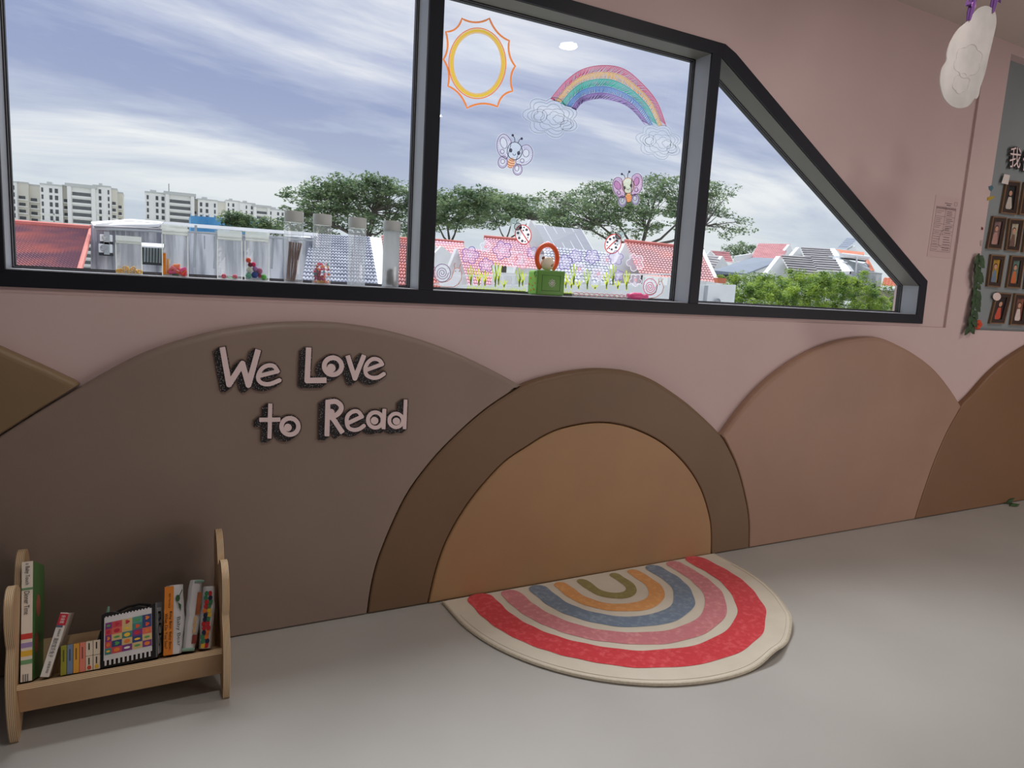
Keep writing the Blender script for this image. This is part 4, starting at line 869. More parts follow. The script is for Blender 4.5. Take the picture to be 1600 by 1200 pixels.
# winged bees
def bee(label, cr, sc, d):
    T_ = decal('butterfly_decal', label, *cr([d['head'][:2]])[0])
    wingm = FILMP if d['pink'] else FILM
    film = MB(); 
    for w_ in d['wings']: fillpoly(film, cr([(d['c'][0]+(x-d['c'][0])*1.07, d['c'][1]+(y-d['c'][1])*1.07) for x, y in smoothline(w_, 4, True)]), G0)
    obj('film', film, FILMW if d['pink'] else FILM, T_, smooth='leaf')
    for i, w_ in enumerate(d['wings']):
        wl_ = cr(smoothline(w_, 5, True)); up_ = i < 2
        wg = fl('wing', T_, (wingm if up_ else FILMW) if d['pink'] else FILMW if False else wingm, [wl_], gm_(.1336)); rb('wing_outline', T_, 'plum', [wl_], 1.15, G1, True)
        b = MB(); R_ = random.Random(i)
        if not d['pink'] or True:
            cx_ = sum(p[0] for p in wl_)/len(wl_); cy_ = sum(p[1] for p in wl_)/len(wl_)
            for j in range(0, len(wl_), 2):
                a = np.array(wl_[j]); c = np.array((cx_, cy_)); ribbon(b, [a+(c-a)*.10, a+(c-a)*.34], .55, G1)
            obj('wing_strokes', b, INK['mauve'], wg, smooth='leaf')
    for j, e in enumerate(d['ov']):
        wl_ = cr(ell(*e)); fl('wing_spot', T_, FILMPP if d['pink'] and j < 2 else FILMW, [wl_], gm_(.1332)); rb('wing_spot_outline', T_, 'plum', [wl_], .9, G2, True)
    hd = cr(ell(*d['head'], 0, 36)); fl('head', T_, see_through('head_film', (196, 206, 220) if not d['pink'] else (206, 210, 190), .6 if not d['pink'] else .8, translucent=.8), [hd], gm_(.1330)); rb('head_outline', T_, 'brown' if d['pink'] else 'dark', [hd], 1.1, G2, True)
    for ex_, ey_, er in d['eyes']:
        e = fl('eye', T_, INK['dark'], [cr(ell(ex_, ey_, er*.85, er*1.1))], gm_(.1324)); fl('eye_glint', T_, INK['white'], [cr(ell(ex_+er*.15, ey_-er*.2, er*.35, er*.4))], gm_(.1318))
    rb('smile', T_, 'dark', [cr(d['mouth'])], .9, G2); an = MB()
    for a in d['ant']: ribbon(an, cr(smoothline(a, 4)), 1.0, G1); fillpoly(an, cr(ell(a[-1][0], a[-1][1], 26, 28)), G1)
    obj('antennae', an, INK['dark'], T_, smooth='leaf')
    bx, by, brx, bry = d['body'][:4]; tl_ = d['body'][4]
    fl('body', T_, see_through('bee_body', (238, 178, 130), .8, translucent=.7), [cr(ell(bx, by, brx, bry, tl_))], gm_(.1328)); s_ = MB(); tt = math.radians(tl_)
    for k in (-.55, -.1, .35, .75):
        w = brx*math.sqrt(1-k*k)*.95; pts = []
        for j in range(7): x = w*(j/3-1); y = bry*k+18*(1-(x/w)**2); pts.append((bx+x*math.cos(tt)-y*math.sin(tt), by+x*math.sin(tt)+y*math.cos(tt)))
        ribbon(s_, cr(pts), 1.1, gm_(.1320))
    obj('body_stripes', s_, INK['orange'] if d['pink'] else INK['brown'], T_, smooth='leaf')
bee('pale butterfly drawing with a smiling face, below left of the rainbow', crop(760, 190, 13.333), 1, dict(pink=False, c=(590, 680), head=(590, 612, 155, 185), eyes=[(508, 600, 38), (672, 655, 38)], mouth=[(550, 665), (560, 695), (580, 705), (600, 695), (610, 672)],
    ant=[[(590, 425), (588, 350), (548, 285)], [(660, 445), (690, 380), (735, 355)]], wings=[[(512, 440), (470, 340), (400, 272), (325, 268), (258, 335), (225, 430), (225, 560), (270, 680), (350, 740), (430, 760)], [(732, 540), (800, 492), (870, 490), (935, 550), (965, 650), (945, 780), (870, 870), (780, 905), (700, 895), (612, 835)], ell(340, 842, 97, 125, 10, 16), ell(650, 1000, 95, 115, 0, 16)],
    ov=[(360, 445, 68, 118, -15), (825, 655, 65, 82, 0), (330, 625, 42, 46), (745, 815, 40, 42), (340, 830, 42, 46), (635, 970, 42, 62)], body=(515, 860, 76, 112, 15)))
bee('pink winged butterfly drawing with a smiling face, before the largest tree', crop(940, 250, 15), 1, dict(pink=True, c=(620, 690), head=(620, 600, 140, 182), eyes=[(540, 650, 34), (692, 598, 34)], mouth=[(588, 672), (602, 694), (622, 700), (644, 690), (654, 662)],
    ant=[[(550, 430), (530, 365), (475, 330)], [(610, 415), (616, 330), (650, 275)]], wings=[[(480, 482), (430, 422), (360, 410), (290, 460), (258, 560), (278, 700), (340, 810), (425, 868), (545, 840)], [(710, 432), (760, 352), (830, 318), (910, 350), (955, 470), (950, 620), (900, 740), (820, 800), (700, 790)], ell(490, 962, 92, 122, 0, 16), ell(790, 922, 86, 125, 0, 16)],
    ov=[(372, 595, 68, 108, -28), (820, 505, 62, 102, 12), (405, 765, 42, 44), (812, 695, 38, 52), (490, 942, 34, 56, 15), (780, 896, 44, 56)], body=(632, 885, 72, 102, 0)))
# ladybirds
def ladybird(label, c, rx, ry, tilt, spots, stripe, head, ants, filmc):
    T_ = decal('ladybird_decal', label, *c); fl('film', T_, see_through('grey_cling_film', (170, 186, 186), .6, translucent=.8), [filmc], gm_(.1338)); 
    bd = ell(*c, rx, ry, tilt, 32); fl('body', T_, see_through('ladybird_white', (244, 240, 242), .92, translucent=.8), [bd], gm_(.1334)); rb('body_outline', T_, 'red', [bd], 1.5, G1, True); rb('wing_line', T_, 'red', [stripe], 1.8, G1)
    for s_ in spots: fl('spot', T_, 'dark', [ell(s_[0], s_[1], s_[2], s_[2], 0, 12)], gm_(.1326))
    fl('head', T_, see_through('ladybird_head', (200, 206, 206), .9), [head], gm_(.1334)); rb('head_outline', T_, 'dark', [head], 1.1, G1, True); rb('antennae', T_, 'dark', ants, .7)
c8 = crop(680, 280, 8)
ladybird('ladybird drawing with black spots left of the toy, tilted up to the left', c8([(1100, 692)])[0], 12.2, 15.2, -14, [(*c8([(x, y)])[0], r/8) for x, y, r in ((1070, 607, 17), (1110, 603, 11), (1143, 632, 17), (1100, 641, 11), (1035, 672, 17), (1162, 693, 17), (1050, 735, 17), (1088, 772, 17), (1158, 730, 8), (1125, 780, 9))],
    c8([(1050, 602), (1095, 680), (1165, 785)]), c8(ell(1033, 592, 42, 46, 35, 20)), [c8([(1010, 560), (985, 555), (968, 550)]), c8([(1022, 548), (1020, 520), (1018, 500)])], c8(ell(1010, 600, 62, 125, -22, 24)))
c75 = crop(860, 260, 7.5)
ladybird('ladybird drawing with black spots right of the toy, tilted up to the right', c75([(735, 908)])[0], 12.2, 15.4, 24, [(*c75([(x, y)])[0], r/7.5) for x, y, r in ((700, 852, 16), (742, 836, 14), (669, 888, 13), (782, 873, 14), (760, 907, 10), (663, 928, 7), (768, 950, 15), (718, 973, 13), (693, 963, 8), (784, 920, 7))],
    c75([(660, 972), (725, 905), (782, 858)]), c75(ell(795, 822, 34, 30, 40, 20)), [c75([(800, 790), (815, 765), (835, 755)]), c75([(822, 812), (842, 800), (850, 785)])], c75(ell(800, 840, 52, 90, 30, 24)))
# snails
def snail(label, cx_, cyy, r, ry, body, ants, face, sc, im):
    T_ = decal('snail_decal', label, cx_, cyy)
    fl('film', T_, FILMW, [ell(cx_, cyy, r*1.08, ry*1.08), ], gm_(.1338)); fl('body_film', T_, FILMW, [body], gm_(.1338))
    rb('body_outline', T_, 'brown', [body], 1.1, G1); rb('antennae', T_, 'brown', ants, 1.0); rb('shell_outline', T_, im, [ell(cx_, cyy, r, ry)], 1.2, G1, True)
    sp = [(cx_+r*(.75-.68*t/40)*math.cos(t*.42), cyy+ry*(.75-.68*t/40)*math.sin(t*.42)) for t in range(40)]; rb('shell_spiral', T_, im, [sp], 1.1, G2)
    for f_ in face: fl('eye', T_, 'dark', [ell(f_[0], f_[1], .9, .9, 0, 8)], gm_(.1326))
    R_ = random.Random(3); fl('shell_dots', T_, 'plum', [ell(cx_+r*.86*math.cos(a), cyy+ry*.86*math.sin(a), .5, .5, 0, 6) for a in [k*.7 for k in range(9)]], gm_(.1326))
c10 = crop(620, 380, 10)
snail('smiling snail drawing at the left end of the middle pane, low by the mullion', 691, 426.5, 12.8, 14, c10([(566, 632), (620, 606), (700, 612), (790, 596), (850, 550), (878, 470), (900, 405), (940, 384), (985, 398), (1014, 470), (1008, 560), (960, 640), (890, 684), (780, 684), (566, 662)]), [c10([(908, 392), (896, 350), (904, 318), (916, 318)]), c10([(976, 392), (990, 350), (998, 322), (1012, 326)])], [c10([(916, 438)])[0], c10([(978, 438)])[0]], 10, 'plum')
c4 = crop(670, 320, 4)
snail('smaller snail drawing in the right corner of the middle pane behind the pink toy', 1015.8, 448.2, 10.6, 12.8, c4([(1300, 585), (1340, 560), (1385, 560), (1418, 548), (1428, 505), (1440, 480), (1456, 480), (1468, 515), (1456, 552), (1420, 578), (1360, 588)]), [c4([(1440, 484), (1436, 468), (1440, 460)]), c4([(1454, 482), (1460, 466), (1466, 462)])], [c4([(1443, 498)])[0]], 4, 'magenta')
# flowers
FLW = [(258, 315, 56, 'purple', 'large purple'), (355, 262, 36, 'white', 'small white'), (358, 378, 46, 'purple', 'mid-sized purple'), (460, 285, 60, 'purple', 'largest purple'), (545, 335, 52, 'white', 'white'), (585, 350, 50, 'pink', 'pale pink'), (650, 300, 38, 'lilac', 'small lilac'), (740, 262, 34, 'white', 'tiny white'),
       (850, 360, 50, 'purple', 'purple, white-centred'), (918, 322, 42, 'lilac', 'lilac'), (940, 402, 42, 'white', 'low white'), (1020, 325, 46, 'purple', 'dark-lined purple'), (1060, 432, 42, 'white', 'white, low'), (1115, 345, 44, 'white', 'white, high'), (1170, 332, 46, 'lilac', 'lilac'), (1185, 440, 34, 'lilac', 'small lilac, low'), (1290, 360, 56, 'white', 'large white'), (1292, 470, 40, 'white', 'white, lowest')]
nth = ['first', 'second', 'third', 'fourth', 'fifth', 'sixth', 'seventh', 'eighth', 'ninth', 'tenth', 'eleventh', 'twelfth', 'thirteenth', 'fourteenth', 'fifteenth', 'sixteenth', 'seventeenth', 'rightmost']
for i, (x, y, r, im, ds) in enumerate(FLW):
    T_ = decal('flower_decal', '%s flower outline, %s from the left in the flower row on the pane' % (ds.replace(',', ''), nth[i]), *c4([(x, y)])[0], group='flower outline decals on the middle pane')
    def petal(s_, ph=i*.5, n=60): return [(x+r*s_*(.62+.38*abs(math.cos(2.5*(2*PI*k/n)+ph))**.8)*math.cos(2*PI*k/n), y+r*s_*(.62+.38*abs(math.cos(2.5*(2*PI*k/n)+ph))**.8)*math.sin(2*PI*k/n)) for k in range(n)]
    fl('film', T_, FILML if im in ('purple', 'lilac') else see_through('pale_pink_film', (226, 204, 226), .26, translucent=.8), [c4(petal(1.05))], gm_(.1338-.00003*i))
    rb('petal_outline', T_, im, [c4(petal(1))], 1.0, G1, True); rb('centre_ring', T_, 'white' if im != 'white' else 'pink', [c4(ell(x, y, r*.16, r*.2))], 1.1, G1, True)
# grass
for k, (u0, u1, lb) in enumerate(((729, 821, 'left of the toy'), (878, 896, 'right of the toy'))):
    T_ = decal('grass_decal', 'yellow green grass strip drawing on the pane, '+lb, (u0+u1)/2, 452, group='grass drawings along the bottom of the middle pane')
    b = MB(); R_ = random.Random(k); n = int((u1-u0)/2.2)
    bot = [(u0+(u1-u0)*i/n, 453.0+(u0+(u1-u0)*i/n-729)*.045) for i in range(n+1)]
    for i in range(n):
        a, c = bot[i], bot[i+1]; hgt = R_.uniform(4, 9); fillpoly(b, [a, c, ((a[0]+c[0])/2+R_.uniform(-1, 1.5), a[1]-hgt)], G1)
        fillpoly(b, [(a[0]-.3, a[1]-2.4), (c[0]+.3, c[1]-2.4), (c[0], c[1]+1.5), (a[0], a[1]+1.5)], G1)
    obj('short_blades', b, INK['lime'], T_, smooth='leaf', kind='stuff')
CL = [(262, 500, 380), (312, 505, 400), (350, 505, 410), (415, 510, 360), (435, 500, 365), (470, 515, 470), (565, 510, 395), (585, 505, 420), (855, 520, 430), (905, 500, 370), (890, 520, 460), (935, 525, 470), (990, 525, 400), (1038, 525, 500), (1110, 525, 420), (1150, 500, 370), (1180, 525, 470), (1235, 530, 410)]
for i, (x, yb, yt) in enumerate(CL):
    T_ = decal('grass_blade_decal', 'tall yellow green grass tuft drawing, %s tuft from the left on the middle pane' % nth[i] if i < 17 else 'tall yellow green grass tuft drawing, rightmost tuft on the middle pane', *c4([(x, yb)])[0], group='tall grass tuft drawings on the middle pane')
    b = MB(); hh = yb-yt
    for dx_, sx_, s0 in ((0, 4, 0), (-22, -10, .35), (20, 8, .3)):
        ribbon(b, c4([(x, yb-hh*s0*.4), (x+sx_, yb-hh*(.35+s0*.2)), (x+dx_, yt+hh*s0*.35)]), 1.9 if s0 == 0 else 1.5, G2)
    ribbon(b, c4([(x+1, yb+6), (x, yb-hh*.4)]), 2.1, G2)
    obj('blades', b, INK['lime'] if i % 3 else see_through('ink_leafy', (176, 200, 60), .92), T_, smooth='leaf')

# ------------------------------------------------------------------ things on the sill
SZ = 1.0264
PL = see_through('clear_plastic', (226, 232, 234), .10, rough=.08, translucent=.75, edge=.62, gloss=.07); PLH = see_through('frosted_plastic', (226, 228, 222), .72, translucent=.75)
CAPM = mat('grey_plastic_cap', (206, 212, 212), .5, noise=.03, translucent=.12)
LIQ = see_through('clear_liquid', (214, 226, 230), .12, rough=.03, translucent=.8, edge=.35, gloss=.05)
def bottle(label, x, capz, y=.086, r=.0262):
    T_ = thing('sensory_bottle', label, 'bottle', (x, y, SZ), 'clear sensory bottles with grey caps on the sill')
    h = capz-SZ; b = MB(); b.lathe([(.0001, .0), (r*.95, 0), (r, .004), (r, h-.036), (r*.93, h-.031), (r*.93, h-.026)], (x, y, SZ), 32); obj('bottle_body', b, PL, T_, smooth=True)
    b = MB(); b.lathe([(r*.99, h-.029), (r*1.02, h-.027), (r*1.02, h-.002), (r*.99, h), (.0001, h)], (x, y, SZ), 32); obj('cap', b, CAPM, T_, smooth=True); 
    b = MB(); b.lathe([(r*.9, h-.0305), (r*1.005, h-.0305), (r*1.005, h-.0292), (r*.9, h-.0292)], (x, y, SZ), 32); obj('neck_ring', b, PLH, T_, smooth=True)
    return T_
b1 = bottle('tallest-looking clear bottle holding a bundle of brown sticks, leftmost bottle on the sill', .3655, 1.2275)
b2 = bottle('clear bottle holding bright pink, orange and teal beads, second bottle on the sill', .4455, 1.2265)
b3 = bottle('clear bottle filled with plain water, third bottle on the sill', .549, 1.2265)
b4 = bottle('bottle of cloudy liquid with dark murk settled at the base, next to the left mullion', .6555, 1.2265)
stick = mat('brown_wood_stick', (128, 98, 84), .8, noise=.25, nscale=60)
proto = None; R_ = random.Random(2)
for i in range(13):
    a = 2*PI*i/13; rb_ = .006+.008*(i % 3)/2; x0, y0 = .3585+rb_*math.cos(a), .086+rb_*.9*math.sin(a); x1, y1 = .3700+.0165*math.cos(a+.3), .086+.013*math.sin(a+.3)
    o = bpy.data.objects.new('wooden_stick', proto.data) if proto else None
    if proto is None:
        b = MB(); b.tube([(0, 0, 0), (0, 0, .112)], .0019, 6); proto = obj('wooden_stick', b, stick, None); o = proto
    else: COL.objects.link(o)
    o.location = (x0, y0, SZ+.003); o.rotation_euler = (Vector((x1-x0, y1-y0, .108))).to_track_quat('Z', 'Y').to_euler(); tag(o, 'thin brown wooden stick in the bundle inside the leftmost bottle', 'stick', 'brown sticks in the leftmost bottle')
cols = {'pink': (240, 84, 150), 'orange': (246, 160, 60), 'teal': (70, 176, 180), 'magenta': (206, 50, 120), 'yellow': (244, 214, 90)}
bp = {}
R_ = random.Random(5)
for i in range(96):
    lay = i//12; z = SZ+.006+lay*.0073; 
    if lay > 5 and R_.random() < .35: continue
    a = R_.uniform(0, 2*PI); rr_ = .0205*math.sqrt(R_.uniform(.05, 1)); x, y = .4455+rr_*math.cos(a), .086+rr_*math.sin(a)
    k = ('orange' if R_.random() < .75 else 'yellow') if lay < 1 else ('magenta' if lay < 3 and R_.random() < .6 else R_.choice(['pink', 'orange', 'teal', 'pink', 'yellow', 'magenta']) if x > .438 or lay > 4 else 'teal' if R_.random() < .6 else R_.choice(['pink', 'magenta']))
    if k not in bp:
        b = MB(); b.ball((0, 0, 0), .0036, 8, 6); b.tube([(-.0048, 0, 0), (.0048, 0, 0)], .0015, 6); o = obj('bead', b, see_through('bead_'+k, cols[k], .85, translucent=.6, gloss=.08), None, smooth=True); bp[k] = o
    else: o = bp[k].copy(); COL.objects.link(o)
    o.location = (x, y, z); o.rotation_euler = (R_.uniform(0, 3), R_.uniform(0, 3), 0); tag(o, 'small translucent %s bead in the second bottle' % k, 'bead', '%s beads in the second bottle' % k)
b = MB(); b.lathe([(.0001, .002), (.0245, .002), (.0245, .166), (.0001, .166)], (.549, .086, SZ), 28); obj('water', b, LIQ, b3, smooth=True)
b = MB()
for i, (dx_, hgt) in enumerate(((-.016, .12), (-.008, .15), (.002, .10), (.009, .14), (.016, .09))): b.tube([(.549+dx_, .083+.003*i, SZ+.004), (.549+dx_*.9, .084+.003*i, SZ+hgt)], .0011, 6)
obj('clear_rods', b, see_through('rod_plastic', (190, 180, 190), .55), b3)
liq4 = mat('cloudy_liquid', (206, 212, 212), .3, translucent=.6, noise=.03, nscale=20)
b = MB(); b.lathe([(.0001, .002), (.0245, .002), (.0245, .170), (.0001, .170)], (.6555, .086, SZ), 28); obj('cloudy_liquid', b, see_through('milky_water', (216, 220, 222), .84, translucent=.75), b4, smooth=True)
b = MB(); R_ = random.Random(9)
for i in range(16): b.ball((.658+R_.uniform(-.014, .012), .072+R_.uniform(-.004, .012), SZ+.010+abs(R_.gauss(0, .018))), R_.uniform(.005, .0085), 10, 7)
obj('dark_sediment', b, mat('grey_brown_murk', (120, 114, 112), .8, noise=.2, nscale=60), b4, smooth=True, kind='stuff')
# zip pouches
def pouch(label, u0, u1, vb, vt):
    Y = .088; x0, x1 = at(u0, vb, Y).x, at(u1, vb, Y).x; zt = at((u0+u1)/2, vt, Y).z; w = x1-x0; xc = (x0+x1)/2; h = zt-SZ
    T_ = thing('zip_pouch', label, 'pouch', (xc, Y, SZ), 'clear zip pouches standing on the sill'); b = MB(); rows = 7; vs = []
    for side in (-1, 1):
        for i in range(rows+1):
            t = i/rows; z = SZ+.0005+(h*.80)*t; d = .014*(1-t)**.8+.001
            for j in range(7):
                s_ = j/6*2-1; vs.append((xc+s_*w/2, Y+side*d*(1-s_*s_*.85), z))
    fs = []
    for sd in (0, 1):
        o_ = sd*(rows+1)*7
        for i in range(rows):
            for j in range(6): fs.append((o_+i*7+j, o_+i*7+j+1, o_+(i+1)*7+j+1, o_+(i+1)*7+j))
    k = (rows+1)*7
    for j in range(6): fs.append((j, j+1, k+j+1, k+j))
    b.add(vs, fs); obj('clear_sheet', b, PL, T_, smooth='leaf')
    b = MB(); b.box(xc-w/2, xc+w/2, Y-.0007, Y+.0007, SZ+h*.80, zt); obj('header_strip', b, see_through('header_film', (206, 210, 206), .5, translucent=.75), T_)
    b = MB(); b.box(xc-w/2, xc+w/2, Y-.0016, Y+.0016, SZ+h*.80, SZ+h*.80+.0022); b.box(xc-w/2, xc+w/2, Y-.0016, Y+.0016, SZ+h*.86, SZ+h*.86+.0014); obj('zip_ridges', b, PLH, T_)
    b = MB()
    for sx_ in (-1, 1): b.box(xc+sx_*w/2-.0011, xc+sx_*w/2+.0011, Y-.001, Y+.001, SZ, SZ+h*.80)
    b.box(xc-w/2, xc+w/2, Y-.0142, Y-.0125, SZ+.0002, SZ+.0022); obj('seal_edges', b, PLH, T_)
    return xc, w, h
P1 = pouch('shortest clear zip pouch with yellow pasta, leftmost on the sill', 182, 222, 428, 369)
P2 = pouch('clear zip pouch with orange sticks and pink foam pieces, second on the sill', 254, 294, 430, 351)
P3_ = pouch('nearly empty clear zip pouch with two red swirl buttons, third on the sill', 340, 378, 436, 360)
P4 = pouch('clear zip pouch of coloured pompoms beside the stick bottle', 383, 420, 437, 362)
pasta = mat('yellow_pasta', (236, 190, 92), .6, noise=.1); R_ = random.Random(4); pr_ = None
for i in range(11):
    if pr_ is None:
        b = MB(); pts = [(.0045*math.cos(a), .0045*math.sin(a), 0) for a in [2*PI*k/10 for k in range(11)]]; b.tube(pts, .0019, 6, cap=False); pr_ = obj('pasta_piece', b, pasta, None, smooth=True); o = pr_
    else: o = pr_.copy(); COL.objects.link(o)
    o.location = (P1[0]-P1[1]*.42+P1[1]*.84*i/10, .084+R_.uniform(-.004, .004), SZ+.006+(.007 if i in (3, 4, 6, 7) else 0)+R_.uniform(0, .002)); o.rotation_euler = (R_.uniform(.6, 2.4), R_.uniform(-1, 1), R_.uniform(0, 3)); tag(o, 'yellow ring of pasta at the bottom of the leftmost pouch', 'pasta', 'pasta in the leftmost pouch')
def stick2(name, label, col_, p, q, r, group):
    m__ = mat(name+'_'+str(col_[0])+str(col_[1]), col_, .6, noise=.05, translucent=.25); b = MB(); b.tube([p, q], r, 10); o = obj(name, b, m__, None, origin=p, smooth=True); tag(o, label, 'craft stick', group)
x = P2[0]; yy = .085
stick2('foam_stick', 'tall orange stick at the left edge of the second pouch', (246, 160, 40), (x-.0265, yy, SZ+.004), (x-.0255, yy, SZ+.060), .0035, 'sticks in the second pouch')
stick2('foam_stick', 'shorter amber stick beside the tall orange one in the second pouch', (240, 186, 60), (x-.0195, yy+.003, SZ+.004), (x-.0175, yy+.003, SZ+.045), .0032, 'sticks in the second pouch')
stick2('foam_stick', 'teal stick leaning behind the foam pieces in the second pouch', (80, 140, 124), (x-.014, yy+.006, SZ+.004), (x+.0, yy+.006, SZ+.022), .003, 'sticks in the second pouch')
R_ = random.Random(6)
for i, (dx_, dz_, c, an) in enumerate(((-.008, .010, (240, 96, 150), .2), (.002, .012, (250, 110, 60), -.5), (.012, .009, (244, 84, 120), -.3), (.020, .012, (250, 120, 90), .9), (-.004, .021, (248, 130, 140), -.6), (.008, .021, (252, 110, 40), -.55), (.018, .020, (240, 110, 170), .4), (-.012, .016, (236, 90, 110), 1.0), (.003, .029, (250, 150, 60), .1), (.022, .006, (238, 80, 90), 1.3), (.0, .005, (70, 120, 100), -.2))):
    m__ = mat('foam_%d' % i, c, .7, translucent=.3, noise=.04); b = MB(); d = Vector((math.cos(an), .1, math.sin(an)))*.008; cpt = Vector((x+dx_, yy-.004+(i % 3)*.004, SZ+dz_)); b.tube([cpt-d, cpt+d], .0043, 10)
    o = obj('foam_piece', b, m__, None, origin=cpt, smooth=True); tag(o, 'short foam tube piece in the heap in the second pouch', 'foam piece', 'foam pieces in the second pouch')
for lb, dx_, c in (('left red swirl button in the third pouch', -.016, (206, 44, 78)), ('right red swirl button in the third pouch', .012, (216, 60, 96))):
    p = (P3_[0]+dx_, .080, SZ+.0075); T_ = thing('swirl_button', lb, 'button', (p[0], p[1], p[2]-.006), 'buttons in the third pouch')
    b = MB(); b.lathe([(.0001, -.003), (.0055, -.003), (.0066, 0), (.0055, .003), (.0001, .003)], p, 20, 'y'); obj('disc', b, mat('button_red', c, .5, noise=.1), T_, smooth=True)
    b = MB(); b.tube([(p[0]+(.0046*(1-t/22))*math.cos(t*.55), p[1]-.0034, p[2]+(.0046*(1-t/22))*math.sin(t*.55)) for t in range(20)], .0006, 5); obj('swirl', b, mat('button_pink', (240, 150, 170), .5, noise=.05), T_)
b = MB(); b.tube([(P3_[0]-.006, .078, SZ+.005), (P3_[0]+.004, .078, SZ+.003), (P3_[0]+.012, .077, SZ+.003)], .0016, 6); o = obj('green_twist', b, mat('green_plastic_twist', (110, 190, 120), .5, noise=.1), None, origin=(P3_[0], .078, SZ)); tag(o, 'pale green twist lying between the red buttons', 'twist')
for u, v, r, c, nm in ((388, 406.5, 4, (232, 96, 70), 'coral'), (391, 413.5, 3.6, (120, 40, 60), 'dark red'), (396, 413, 3.8, (220, 50, 110), 'pink'), (390, 421.5, 5, (214, 226, 212), 'white'), (399, 420, 4.4, (170, 130, 190), 'lilac'), (405, 423.5, 5, (168, 96, 130), 'mauve'), (388.5, 430.5, 4.8, (110, 176, 150), 'mint green'), (398, 429.5, 5.4, (50, 78, 150), 'royal blue'), (405.5, 431, 3.4, (150, 40, 80), 'maroon'), (412, 433, 4.6, (90, 176, 74), 'bright green')):
    p = at(u, v, .080); rr_ = r*.00178; p.z = max(p.z, SZ+rr_+.0004); b = MB(); b.ball((0, 0, 0), rr_, 14, 10)
    R2 = random.Random(int(u)); b.v = [tuple(Vector(q)*(1+R2.uniform(-.05, .05))) for q in b.v]; b.v = [tuple(Vector(q)+p) for q in b.v]; o = obj('pompom', b, mat('pompom_'+nm.replace(' ', '_'), c, .9, noise=.15, nscale=300, sheen=.4), None, origin=p, smooth=True); tag(o, nm+' pompom in the pouch beside the stick bottle', 'pompom', 'pompoms in the fourth pouch')
# green toy case
xa, xb = at(838, 461, .05).x, at(880, 462.5, .05).x; za = SZ; zb = at(860, 423, .05).z
toy = thing('toy_case', 'green toy case with orange ring handle in the middle of the sill', 'toy', ((xa+xb)/2, .085, SZ)); gr = mat('green_toy_plastic', (96, 150, 62), .45, noise=.05); gl_ = mat('lime_toy_plastic', (132, 196, 74), .4, noise=.04)
b = MB(); b.box(xa+.002, xb-.002, .056, .122, za, zb-.001); obj('case_body', b, gl_, toy, bevel=.009, bseg=4, smooth=True)
b = MB(); b.box(xa-.001, xb+.001, .047, .057, za, zb+.001); obj('front_lid', b, gr, toy, bevel=.0045, bseg=4, smooth=True, label='darker green front lid')
b = MB(); cx_, cz_ = (xa+xb)/2, (za+zb)/2
fr_ = [(cx_-.036, cz_-.026), (cx_+.036, cz_-.026), (cx_+.036, cz_+.026), (cx_-.036, cz_+.026), (cx_-.036, cz_-.026)]
b.tube([(p[0], .0468, p[1]) for p in fr_], .0009, 5); obj('lid_groove', b, mat('groove_green', (62, 112, 46), .5, noise=.05), toy)
b = MB()
for k in range(8):
    a = k*PI/4; e = [(cx_+.003+.0085*math.cos(a)+.0048*math.cos(q)*math.cos(a)-.0028*math.sin(q)*math.sin(a), .0466, cz_+.0085*math.sin(a)+.0048*math.cos(q)*math.sin(a)+.0028*math.sin(q)*math.cos(a)) for q in [2*PI*j/10 for j in range(11)]]; b.tube(e, .0007, 5)
b.tube([(cx_+.003+.0028*math.cos(q), .0466, cz_+.0028*math.sin(q)) for q in [2*PI*j/10 for j in range(11)]], .0007, 5); obj('rosette', b, 'white', toy, label='white flower rosette')
b = MB(); b.tube([(cx_-.0+.0405*math.cos(a), .085, zb-.002+.056+.0*a+.046*math.sin(a)-.012) for a in [math.radians(-52+284*k/30) for k in range(31)]], .0082, 12); obj('ring_handle', b, mat('orange_toy_plastic', (236, 92, 40), .4, noise=.04), toy, smooth=True, label='orange ring handle')
b = MB()
for k, (y_, z_) in enumerate(((.070, .06), (.085, .03), (.100, .055), (.075, .018), (.095, .014), (.108, .035), (.068, .04))): b.lathe([(.0001, -.0012), (.0028, -.0012), (.0028, .0005)], (xa+.0018, y_, za+z_), 10, 'x')
obj('side_dots', b, mat('orange_dots', (226, 120, 50), .5, noise=.05), toy)
b = MB(); b.lathe([(.006, -.004), (.009, -.004), (.009, .002), (.006, .002)], (xa+.004, .066, zb-.012), 16, 'x'); obj('hinge_ring', b, gr, toy)
b = MB(); b.box(xb-.001, xb+.004, .07, .085, za+.05, za+.07); obj('clasp', b, mat('clasp_orange', (224, 120, 90), .5, noise=.05), toy, bevel=.001)
bear = thing('bear_figure', 'small cream bear head toy peeking out inside the orange handle ring', 'toy', (cx_-.002, .085, zb))
bm_ = mat('cream_toy', (246, 236, 216), .6, noise=.03, translucent=.15); b = MB(); b.ball((cx_-.002, .078, zb+.0235), .0235, 20, 14, (1.05, .85, 1.0)); obj('head', b, bm_, bear, smooth=True)
for sx_ in (-1, 1): b = MB(); b.ball((cx_-.002+sx_*.0165, .078, zb+.0415), .0062, 12, 8, (1, .7, 1)); obj('ear', b, mat('brown_ear', (128, 84, 70), .6, noise=.1) if sx_ < 0 else bm_, bear, smooth=True, label='brown ear' if sx_ < 0 else None)
for dx_, dz_ in ((.004, .026), (.013, .023)): b = MB(); b.ball((cx_-.002+dx_, .0605, zb+dz_), .0016, 8, 6); obj('eye', b, 'black', bear, smooth=True)
b = MB(); b.ball((cx_+.007, .0585, zb+.018), .0045, 12, 8, (1.2, .5, .9)); obj('muzzle', b, mat('muzzle_tan', (196, 150, 120), .6, noise=.05), bear, smooth=True)
